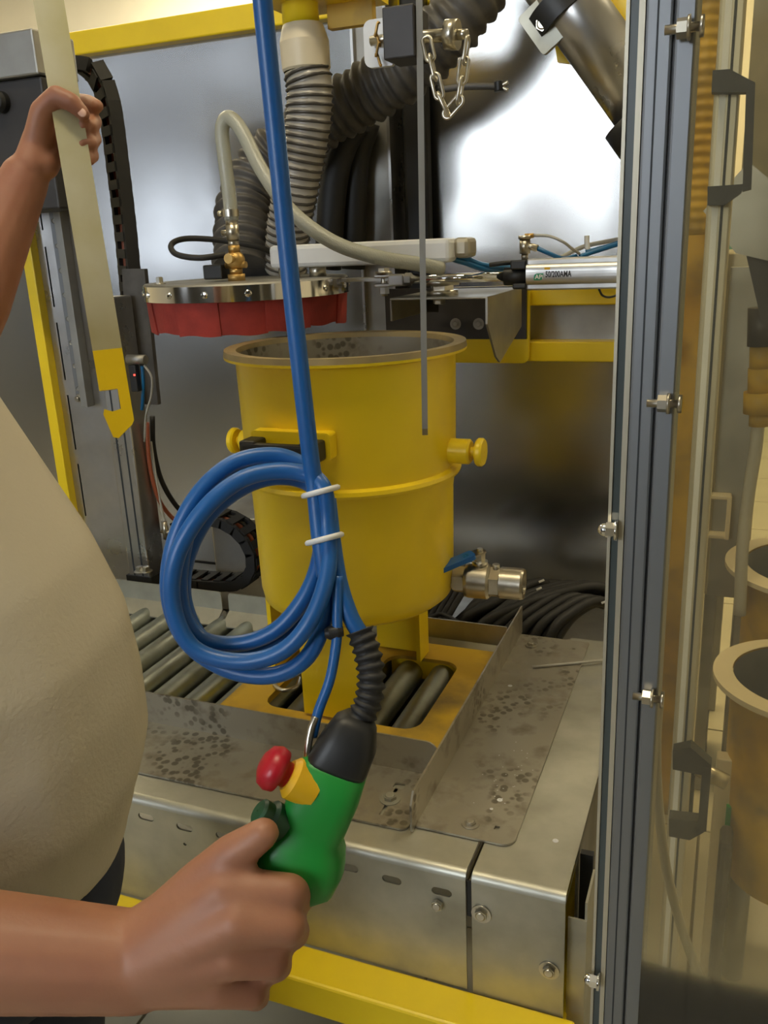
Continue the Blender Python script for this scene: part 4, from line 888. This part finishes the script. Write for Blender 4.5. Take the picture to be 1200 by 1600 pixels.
# stainless cabinet with bridge handle
yk = 2.15
k0, k1 = PY(1092, 700, yk), PY(1165, 935, yk)
kb = thing('steel_cabinet', 'stainless cabinet with a pale bridge handle beyond the clear pane', 'cabinet', ((k0.x + k1.x) / 2, yk, 0.62))
zkt = PY(1130, 395, yk).z
MB().bbox((k0.x, yk, k1.z), (k1.x, yk + 0.3, zkt), 0.004).build('body', 'beige', kb)
MB().bbox((PY(1128, 600, yk).x, yk - 0.006, k1.z), (k1.x - 0.004, yk, zkt - 0.03), 0.002).build('door', 'dullsteel', kb)
a, b = PY(1112, 768, yk - 0.006), PY(1106, 828, yk - 0.006)
mb = MB(); mb.bbox((a.x, yk - 0.04, a.z - 0.010), (a.x + 0.045, yk - 0.006, a.z), 0.003); mb.bbox((a.x, yk - 0.04, b.z - 0.010), (a.x + 0.045, yk - 0.006, b.z), 0.003); mb.bbox((a.x + 0.036, yk - 0.044, b.z - 0.010), (a.x + 0.046, yk - 0.03, a.z), 0.003); mb.build('handle', 'cream', kb)
for (px, py) in ((1100, 935), (1150, 935)):
    q = PY(px, py, yk); MB().bbox((q.x, yk + 0.02, 0), (q.x + 0.03, yk + 0.28, k1.z), 0.003).build('leg', 'dullsteel', kb)
for (px, py) in ((1120, 928), (1124, 940)): pass
tp = thing('tall_panel', 'tall dull panel wall of the neighbouring machine at the upper right', 'metal panel', (0.5, 2.6, 0))
for k in range(4): MB().box((-0.02 + k * 0.26, 2.6, 1.22), (0.235 + k * 0.26, 2.61, 2.75)).build('panel', 'beige' if k % 2 else 'dullsteel', tp)
for x in (-0.02, 0.99): MB().bbox((x, 2.612, 0), (x + 0.04, 2.66, 2.75), 0.003).build('leg', 'dullsteel', tp)
# hanging hose with coupling
ch_ = thing('coupled_hose', 'grey hose with dark stepped coupling hanging beyond the pane at the right edge', 'hose', PY(1165, 850, 1.8))
hp = [PY(1190, 560, 1.8), PY(1186, 640, 1.8), PY(1181, 700, 1.8), PY(1170, 770, 1.8), PY(1160, 860, 1.8), PY(1156, 960, 1.8)]
MB().tube(catmull(hp, 8), 0.012, 14).build('hose_wall', 'clearcord', ch_)
for py0, py1, r in ((540, 575, 0.021), (575, 612, 0.023), (612, 645, 0.030), (645, 665, 0.019), (480, 540, 0.026)):
    MB().cyl(PY(1192 - (py0 - 480) * 0.03, py0, 1.8), PY(1192 - (py1 - 480) * 0.03, py1, 1.8), r, n=24).build('coupling_ring', 'blockgrey' if py0 < 540 else 'yellow_worn_shade', ch_)
# spare drums beyond the pane
def spare(label, px, py, y, R, h):
    c = PY(px, py, y); T = thing('spare_drum', label, 'drum', (c.x, c.y, c.z - h), 'spare drums')
    MB().lathe(c, UZ, [(R * 0.80, 0.0), (R * 0.78, -h * 0.6), (R * 0.7, -h + 0.01), (0.001, -h)], 56, sharp=False).build('shell', 'yellow_worn_shade', T)
    MB().lathe(c, UZ, [(R * 0.78, -0.001), (R * 0.75, -h * 0.6), (R * 0.6, -h + 0.02), (0.001, -h + 0.02)], 56, sharp=False).build('inner_wall', 'dullsteel', T)
    MB().lathe(c, UZ, [(R * 0.79, -0.012), (R, -0.010), (R, 0.0), (R * 0.79, 0.002)], 56).build('rim_flange', 'cream', T)
    for sx in (-1, 1): MB().cyl(c + V((sx * R * 0.5, 0, -h + 0.01)), V((c.x + sx * R * 0.5, c.y, 0)), 0.02).build('leg', 'dullsteel', T)
    return T
spare('spare drum with cream rim beyond the pane, the upper one', 1290, 885, 1.95, 0.20, 0.34)
spare('spare drum with cream rim beyond the pane, the lower one in front', 1265, 1060, 1.55, 0.16, 0.42)
# slanting steel hood behind the upper handle
hd = thing('steel_hood', 'dark slanting steel hood beyond the pane at the upper right', 'hood', PY(1160, 420, 1.6))
P = [PY(1100, 330, 1.6), PY(1170, 255, 1.6), PY(1260, 330, 1.6), PY(1260, 420, 1.6), PY(1150, 395, 1.6)]
MB().prism([(q.x, q.z) for q in P], (0, 1.62, 0), UX, UZ, 0.10).build('shell', 'dullsteel', hd)
P = [PY(1165, 395, 1.6), PY(1260, 420, 1.6), PY(1260, 520, 1.6), PY(1190, 505, 1.6)]
MB().prism([(q.x, q.z) for q in P], (0, 1.64, 0), UX, UZ, 0.06).build('skirt', 'blockgrey', hd)
gs = thing('floor_stand', 'pale floor stand with a green strip beyond the pane', 'stand', (PY(1130, 1250, 1.5).x, 1.5, 0))
a, b = PY(1108, 1330, 1.5), PY(1150, 1190, 1.5)
MB().bbox((a.x, 1.5, 0), (b.x, 1.53, b.z), 0.003).build('panel', 'cream', gs)
a, b = PY(1130, 1318, 1.49), PY(1143, 1262, 1.49)
MB().box((a.x, 1.49, a.z), (b.x, 1.4995, b.z)).build('green_strip', 'green', gs)
a, b = PY(1100, 1600, 1.4), PY(1146, 1320, 1.4)
tag(MB().bbox((a.x, 1.40, 0), (b.x, 1.46, b.z), 0.01).build('floor_box', 'duct'), 'dark upright box on the floor beyond the pane', 'box')
# ================================================================== bar held in the raised hand
b0 = PD(191, 684, 1.04); b1 = PD(64, -70, 1.00)
ax = (b1 - b0).normalized(); tc = (V((0, 0, CH)) - b0); tc = (tc - ax * tc.dot(ax)).normalized(); rt = ax.cross(tc); rt = rt if rt.x > 0 else -rt
ln = (b1 - b0).length; hw = 0.0168
out = [(-hw, ln), (-hw, 0.058), (0.004, 0.058), (0.004, 0.034), (-0.006, 0.032), (-hw + 0.002, 0.036), (-hw, 0.03), (-0.010, 0.002), (-0.004, 0.0), (hw - 0.003, 0.014), (hw, 0.019), (hw, ln)]
hd_ = thing('held_hook_bar', 'plated flat hook bar with yellow end held upright in the raised hand', 'bar', b0)
cut = 0.105
o1 = [(-hw, ln), (-hw, cut), (hw, cut), (hw, ln)]; o2 = [(-hw, cut), (-hw, 0.058)] + out[2:11] + [(hw, cut)]
MB().prism(o1, b0, rt, ax, 0.008).build('bar', 'handbar', hd_)
MB().prism(o2, b0, rt, ax, 0.0084).build('painted_hook', 'yellow', hd_)

# ================================================================== pendant control and its blue cable
pe = thing('pendant_control', 'green hand-held pendant control with red stop button in the lower hand', 'remote control', PD(420, 1430, 0.575))
pt = PD(527, 1192, 0.560); pbm = PD(462, 1372, 0.572); pend = PD(400, 1452, 0.580)
def loft(secs, n=24, e=0.6):
    # secs: centre, axis-right, axis-depth, half width, half depth
    mb = MB(); vs = []
    for c, r_, d_, a, b in secs:
        for k in range(n):
            t = 2 * math.pi * k / n; ct, s_ = math.cos(t), math.sin(t)
            vs.append(c + r_ * (a * math.copysign(abs(ct) ** e, ct)) + d_ * (b * math.copysign(abs(s_) ** e, s_)))
    fs = [(i * n + k, i * n + (k + 1) % n, (i + 1) * n + (k + 1) % n, (i + 1) * n + k) for i in range(len(secs) - 1) for k in range(n)]
    fs += [tuple(reversed(range(n))), tuple((len(secs) - 1) * n + k for k in range(n))]
    return mb.add(vs, fs, True)
pax = (pbm - pt).normalized(); pd_ = (pbm - V((0, 0, CH))).normalized(); pd_ = (pd_ - pax * pd_.dot(pax)).normalized(); prt = pd_.cross(pax).normalized()
if prt.dot(_X if False else V((1, 0, 0))) < 0: prt = -prt
def pq(px, py, d): return PD(px, py, d)
secs = [(pq(527, 1190, 0.560), 0.019, 0.016), (pq(524, 1196, 0.560), 0.0215, 0.019), (pq(510, 1235, 0.562), 0.0225, 0.021), (pq(492, 1280, 0.565), 0.022, 0.021), (pq(486, 1295, 0.566), 0.021, 0.020),
        (pq(478, 1310, 0.567), 0.027, 0.023), (pq(468, 1335, 0.569), 0.031, 0.025), (pq(458, 1365, 0.571), 0.029, 0.024), (pq(446, 1385, 0.573), 0.020, 0.020), (pq(425, 1420, 0.576), 0.016, 0.017), (pq(395, 1475, 0.582), 0.016, 0.016), (pq(388, 1490, 0.583), 0.012, 0.012)]
loft([(c, prt, pd_, a, b) for c, a, b in secs]).build('shell', 'green', pe)
loft([(c, prt, pd_, a, b) for c, a, b in [(pq(562, 1118, 0.556), 0.009, 0.009), (pq(556, 1130, 0.556), 0.014, 0.013), (pq(545, 1160, 0.557), 0.0185, 0.016), (pq(530, 1190, 0.559), 0.020, 0.0175), (pq(526, 1197, 0.560), 0.020, 0.0175)]]).build('boot', 'black', pe)
bel = resample(catmull([pq(562, 985, 0.560), pq(574, 1020, 0.558), pq(580, 1060, 0.556), pq(574, 1100, 0.556), pq(556, 1135, 0.556)], 16), 0.0012)
MB().tube(bel, lambda i: 0.0085 + 0.0012 * math.cos(i * 2 * math.pi / 5), 14).build('bend_relief', 'rubber', pe)
bd = (PD(420, 1196, 0.545) - PD(490, 1232, 0.552)).normalized()
c = PD(478, 1226, 0.552)
MB().lathe(c, bd, [(0.013, -0.006), (0.0135, 0.010), (0.010, 0.0135), (0.008, 0.0135)], 24).build('stop_collar', 'buttonyellow', pe)
MB().lathe(c, bd, [(0.008, 0.011), (0.0085, 0.018), (0.0135, 0.019), (0.0145, 0.024), (0.0125, 0.029), (0.007, 0.032), (0.0005, 0.0325)], 28, sharp=False).build('stop_button', 'red', pe)
c2_ = PD(440, 1290, 0.556); bd2 = (PD(395, 1262, 0.548) - c2_).normalized()
MB().lathe(c2_, bd2, [(0.012, 0.0), (0.012, 0.010), (0.009, 0.012), (0.009, 0.018), (0.007, 0.0195), (0.0005, 0.020)], 20).build('push_button', 'darkgreen', pe)
c3 = PD(428, 1330, 0.560); MB().lathe(c3, bd2, [(0.010, -0.004), (0.010, 0.006), (0.008, 0.008), (0.0005, 0.0085)], 20).build('push_button', 'black', pe)
CR = 0.0056
bc = thing('pendant_cable', 'thick blue control cable hanging from above with a tied coil', 'cable', PD(500, 900, 0.565))
MB().tube(catmull([PD(402, -90, 0.474), PD(412, 20, 0.484), PD(432, 220, 0.503), PD(452, 420, 0.523), PD(474, 620, 0.543), PD(486, 720, 0.554), PD(492, 765, 0.558), PD(500, 842, 0.560), PD(508, 900, 0.562)], 8), CR, 14).build('drop_line', 'blue', bc)
loops = [
    ([(494, 752), (478, 730), (430, 712), (365, 724), (308, 775), (272, 850), (264, 930), (290, 1000), (350, 1044), (420, 1056), (475, 1032), (505, 975), (517, 900), (508, 820)], 0.566),
    ([(500, 760), (475, 738), (425, 726), (362, 742), (308, 795), (284, 870), (283, 945), (312, 996), (370, 1006), (432, 984), (478, 930), (500, 870), (502, 810)], 0.578),
    ([(506, 764), (480, 742), (430, 736), (372, 752), (316, 800), (276, 870), (270, 945), (302, 1012), (372, 1034), (440, 1018), (486, 968), (512, 895), (512, 820)], 0.555),
    ([(496, 770), (470, 750), (425, 746), (375, 764), (325, 806), (292, 872), (288, 940), (318, 1000), (380, 1018), (446, 992), (490, 938), (512, 868), (506, 815)], 0.59)]
for pts_, d_ in loops:
    MB().tube(catmull([PD(x, y, d_ + 0.006 * math.sin(k * 1.1)) for k, (x, y) in enumerate(pts_)], 7, True), CR, 12, closed=True).build('coil_loop', 'blue', bc)
MB().tube(catmull([PD(512, 780, 0.562), PD(520, 850, 0.560), PD(530, 910, 0.560), PD(546, 960, 0.560), PD(562, 990, 0.560)], 8), CR, 12).build('tail', 'blue', bc)
MB().tube(catmull([PD(528, 900, 0.555), PD(527, 960, 0.555), PD(526, 1000, 0.555), PD(516, 1060, 0.556), PD(498, 1110, 0.558), PD(488, 1150, 0.56)], 8), 0.0034, 10).build('strain_cord', 'blue', bc)
MB().lathe(PD(522, 988, 0.555), (PD(545, 985, 0.555) - PD(500, 990, 0.555)), [(0.003, -0.006), (0.0045, -0.003), (0.0045, 0.003), (0.003, 0.006)], 12).build('cord_clip', 'black', bc)
MB().tube(catmull([PD(494, 1120, 0.557), PD(486, 1140, 0.556), PD(480, 1180, 0.556), PD(486, 1195, 0.558)], 8), 0.0025, 8).build('cord_ring', 'zinc', bc)
for (px, py) in ((501, 768), (507, 842)):
    c = PD(px, py, 0.566); u_ = (PD(px + 30, py - 8, 0.566) - c).normalized(); lp = []
    vv = (c - V((0, 0, CH))).normalized()
    for k in range(28):
        a = 2 * math.pi * k / 28; lp.append(c + u_ * 0.0115 * math.cos(a) + vv * 0.018 * math.sin(a))
    MB().tube(lp, 0.0019, 6, closed=True).build('cable_tie', 'tie', bc)

# ================================================================== person
pe_o = V((-0.68, 0.47, 0))
person = thing('person', 'person in a beige shirt and navy trousers holding the pendant and the hook bar', 'person', pe_o)
body = MB()
hip = V((-0.69, 0.47, 0.95)); chest = V((-0.70, 0.48, 1.28)); neck = V((-0.72, 0.48, 1.46)); head = V((-0.70, 0.485, 1.62))
capsule(body, hip, 0.12, chest, 0.12); capsule(body, chest, 0.10, neck, 0.055); capsule(body, neck, 0.052, head, 0.055)
fwd = V((0.80, 0.60, 0)).normalized(); sdv = V((-0.6, 0.8, 0)).normalized()
hm_ = Matrix((fwd, sdv, UZ)).transposed()
body.sphere(head + V((0, 0, 0.03)), (0.098, 0.076, 0.105), 14, hm_); body.sphere(head + fwd * 0.025 + V((0, 0, -0.055)), (0.065, 0.055, 0.062), 12, hm_)
body.sphere(head + fwd * 0.098 + V((0, 0, -0.012)), (0.018, 0.013, 0.022), 8, hm_); body.sphere(head + fwd * 0.084 + V((0, 0, -0.055)), (0.014, 0.024, 0.008), 8, hm_)
for sg in (-1, 1): body.sphere(head + sdv * sg * 0.078 + V((0, 0, -0.005)), (0.016, 0.007, 0.030), 8, hm_)
shL, elL, wrL = V((-0.76, 0.62, 1.40)), V((-0.855, 0.755, 1.335)), PD(38, 280, 1.035)
shR, elR, wrR = V((-0.66, 0.30, 1.38)), V((-0.575, 0.245, 1.06)), PD(215, 1503, 0.562)
capsule(body, chest + V((0, 0, 0.08)), 0.07, shL, 0.055); capsule(body, chest + V((0, 0, 0.08)), 0.07, shR, 0.055)
capsule(body, shL, 0.052, elL, 0.043); capsule(body, elL, 0.045, elL.lerp(wrL, 0.35), 0.044); capsule(body, elL.lerp(wrL, 0.35), 0.044, wrL, 0.028)
capsule(body, shR, 0.052, elR, 0.043); capsule(body, elR, 0.043, elR.lerp(wrR, 0.3), 0.042); capsule(body, elR.lerp(wrR, 0.3), 0.042, wrR, 0.031)
# raised left hand around the bar
def chain(pts, rs):
    for (p, r), (q, s_) in zip(zip(pts[:-1], rs[:-1]), zip(pts[1:], rs[1:])): capsule(body, p, r, q, s_, 14)
DL = lambda *a: PD(*a)
mcpL = [DL(80, 160, 1.066), DL(82, 187, 1.072), DL(80, 212, 1.072), DL(76, 236, 1.066)]
for m_ in mcpL: capsule(body, DL(44, 272, 1.04), 0.020, m_, 0.0125)
capsule(body, DL(48, 262, 1.03), 0.021, DL(64, 205, 1.035), 0.0175); capsule(body, DL(70, 258, 1.035), 0.017, DL(88, 232, 1.05), 0.013)
chain([mcpL[0], DL(118, 158, 1.068), DL(138, 160, 1.052), DL(152, 166, 1.034)], [0.0115, 0.0098, 0.0092, 0.0078])
chain([mcpL[1], DL(128, 186, 1.074), DL(147, 190, 1.052), DL(140, 197, 1.024), DL(128, 200, 1.020)], [0.0115, 0.0100, 0.0098, 0.0090, 0.0080])
chain([mcpL[2], DL(128, 213, 1.074), DL(147, 217, 1.052), DL(140, 224, 1.024), DL(128, 227, 1.020)], [0.0115, 0.0098, 0.0096, 0.0088, 0.0078])
chain([mcpL[3], DL(124, 239, 1.068), DL(144, 243, 1.050), DL(138, 249, 1.026), DL(128, 251, 1.022)], [0.0110, 0.0090, 0.0088, 0.0080, 0.0072])
chain([DL(58, 225, 1.03), DL(66, 175, 1.012), DL(88, 150, 1.004), DL(112, 160, 1.002), DL(130, 178, 1.006)], [0.0175, 0.0140, 0.0120, 0.0108, 0.0082])
# lower right hand around the pendant
mcpR = [PD(352, 1392, 0.536), PD(372, 1440, 0.528), PD(362, 1492, 0.532), PD(340, 1540, 0.542)]
for m_, r in zip(mcpR, (0.0150, 0.0155, 0.0148, 0.0138)): capsule(body, PD(228, 1502, 0.56), 0.029, m_, r)
capsule(body, PD(250, 1470, 0.562), 0.028, PD(300, 1410, 0.562), 0.020)
chain([mcpR[0], PD(452, 1393, 0.536), PD(468, 1400, 0.562), PD(440, 1412, 0.592), PD(412, 1408, 0.598)], [0.0150, 0.0112, 0.0110, 0.0098, 0.0088])
chain([mcpR[1], PD(448, 1447, 0.530), PD(458, 1456, 0.558), PD(428, 1462, 0.594), PD(402, 1452, 0.602)], [0.0155, 0.0116, 0.0112, 0.0100, 0.0090])
chain([mcpR[2], PD(425, 1502, 0.536), PD(432, 1508, 0.562), PD(408, 1510, 0.596), PD(384, 1496, 0.604)], [0.0148, 0.0110, 0.0106, 0.0095, 0.0086])
chain([mcpR[3], PD(392, 1552, 0.546), PD(400, 1556, 0.568), PD(380, 1552, 0.594), PD(360, 1540, 0.600)], [0.0135, 0.0098, 0.0095, 0.0086, 0.0078])
chain([PD(258, 1455, 0.565), PD(310, 1386, 0.552), PD(362, 1336, 0.542), PD(412, 1302, 0.536)], [0.024, 0.0165, 0.0132, 0.0100])
body_o = remesh(body, 0.003, 4).build('body', 'skin', person)
# nails
def nail(p, q, nrm, r=0.0055):
    t = (q - p).normalized(); n_ = V(nrm); n_ = (n_ - t * n_.dot(t)).normalized(); s_ = t.cross(n_)
    MB().sphere(q, (r * 1.15, r * 0.85, 0.0012), 6, Matrix((t, s_, n_)).transposed()).build('fingernail', 'nail', person)
tcam = (V((0, 0, CH)) - PD(130, 178, 1.0)).normalized()
nail(DL(112, 160, 1.0), DL(128, 176, 0.9985), tcam)
# shirt: lofted torso plus sleeves, one cloth surface
sh = MB()
lv = [(0.893, -0.664, 0.47, 0.180, 0.172), (0.90, -0.666, 0.47, 0.184, 0.177), (0.945, -0.655, 0.47, 0.185, 0.176), (0.97, -0.648, 0.47, 0.185, 0.175), (1.02, -0.630, 0.47, 0.187, 0.176), (1.08, -0.630, 0.475, 0.183, 0.176),
      (1.14, -0.636, 0.48, 0.176, 0.176), (1.20, -0.655, 0.48, 0.165, 0.177), (1.26, -0.686, 0.48, 0.148, 0.18), (1.32, -0.718, 0.48, 0.132, 0.182), (1.38, -0.735, 0.48, 0.11, 0.175), (1.43, -0.735, 0.48, 0.085, 0.12), (1.46, -0.735, 0.48, 0.068, 0.075)]
n = 40; vs = []
for (z, cx, cy, a, b) in lv:
    for k in range(n):
        t = 2 * math.pi * k / n
        fo = 1 + 0.018 * math.sin(5 * t + z * 9) * min(1, max(0, (1.3 - z) * 3)) + 0.010 * math.sin(11 * t - z * 14)
        vs.append((cx + a * fo * math.cos(t), cy + b * fo * math.sin(t), z + 0.006 * math.sin(3 * t) + (0.035 * math.cos(t + 0.4) if z < 0.91 else 0)))
fs = [(i * n + k, i * n + (k + 1) % n, (i + 1) * n + (k + 1) % n, (i + 1) * n + k) for i in range(len(lv) - 1) for k in range(n)]
fs += [tuple(reversed(range(n))), tuple((len(lv) - 1) * n + k for k in range(n))]
sh.add(vs, fs)
capsule(sh, shL + V((0.02, -0.06, -0.01)), 0.085, shL.lerp(elL, 0.62), 0.066); capsule(sh, shR + V((-0.02, 0.08, -0.01)), 0.085, shR.lerp(elR, 0.6), 0.068)
remesh(sh, 0.006, 6).build('shirt', 'shirt', person)
# trousers, shoes, hair, eyes
tr_ = MB()
tr_.sphere((-0.660, 0.475, 0.89), (0.165, 0.165, 0.14), 14)
for sy, fx in ((-1, -0.01), (1, -0.05)):
    hp_ = V((-0.665, 0.475 + sy * 0.09, 0.88)); kn = V((-0.66 + fx, 0.47 + sy * 0.10, 0.50)); an = V((-0.69 + fx, 0.47 + sy * 0.11, 0.09))
    capsule(tr_, hp_, 0.100, kn, 0.072); capsule(tr_, kn, 0.072, an, 0.058)
remesh(tr_, 0.007, 5).build('trousers', 'navy', person)
for sy, fx in ((-1, -0.01), (1, -0.05)):
    s_ = MB(); b_ = V((-0.69 + fx, 0.47 + sy * 0.11, 0.0))
    s_.sphere(b_ + V((0.0, 0, 0.045)), (0.05, 0.045, 0.045), 10); s_.sphere(b_ + V((0.10, 0.03, 0.036)), (0.095, 0.046, 0.036), 10); s_.sphere(b_ + V((0, 0, 0.09)), (0.045, 0.045, 0.04), 10)
    remesh(s_, 0.006, 3).build('shoe', 'shoe', person)
hr = MB(); hr.sphere(head + V((0, 0, 0.045)) - fwd * 0.012, (0.102, 0.084, 0.102), 14, hm_)
hr.v = [v_ + fwd * (-0.02 if (v_ - head).z < 0.03 else 0.0) for v_ in hr.v]; hr.build('hair', 'hair', person)
for sg in (-1, 1): MB().sphere(head + fwd * 0.088 + sdv * sg * 0.030 + V((0, 0, 0.012)), (0.010, 0.013, 0.008), 8, hm_).build('eye', 'eye', person)

# drop helper properties
for o in scn.objects:
    if '_org' in o: del o['_org']
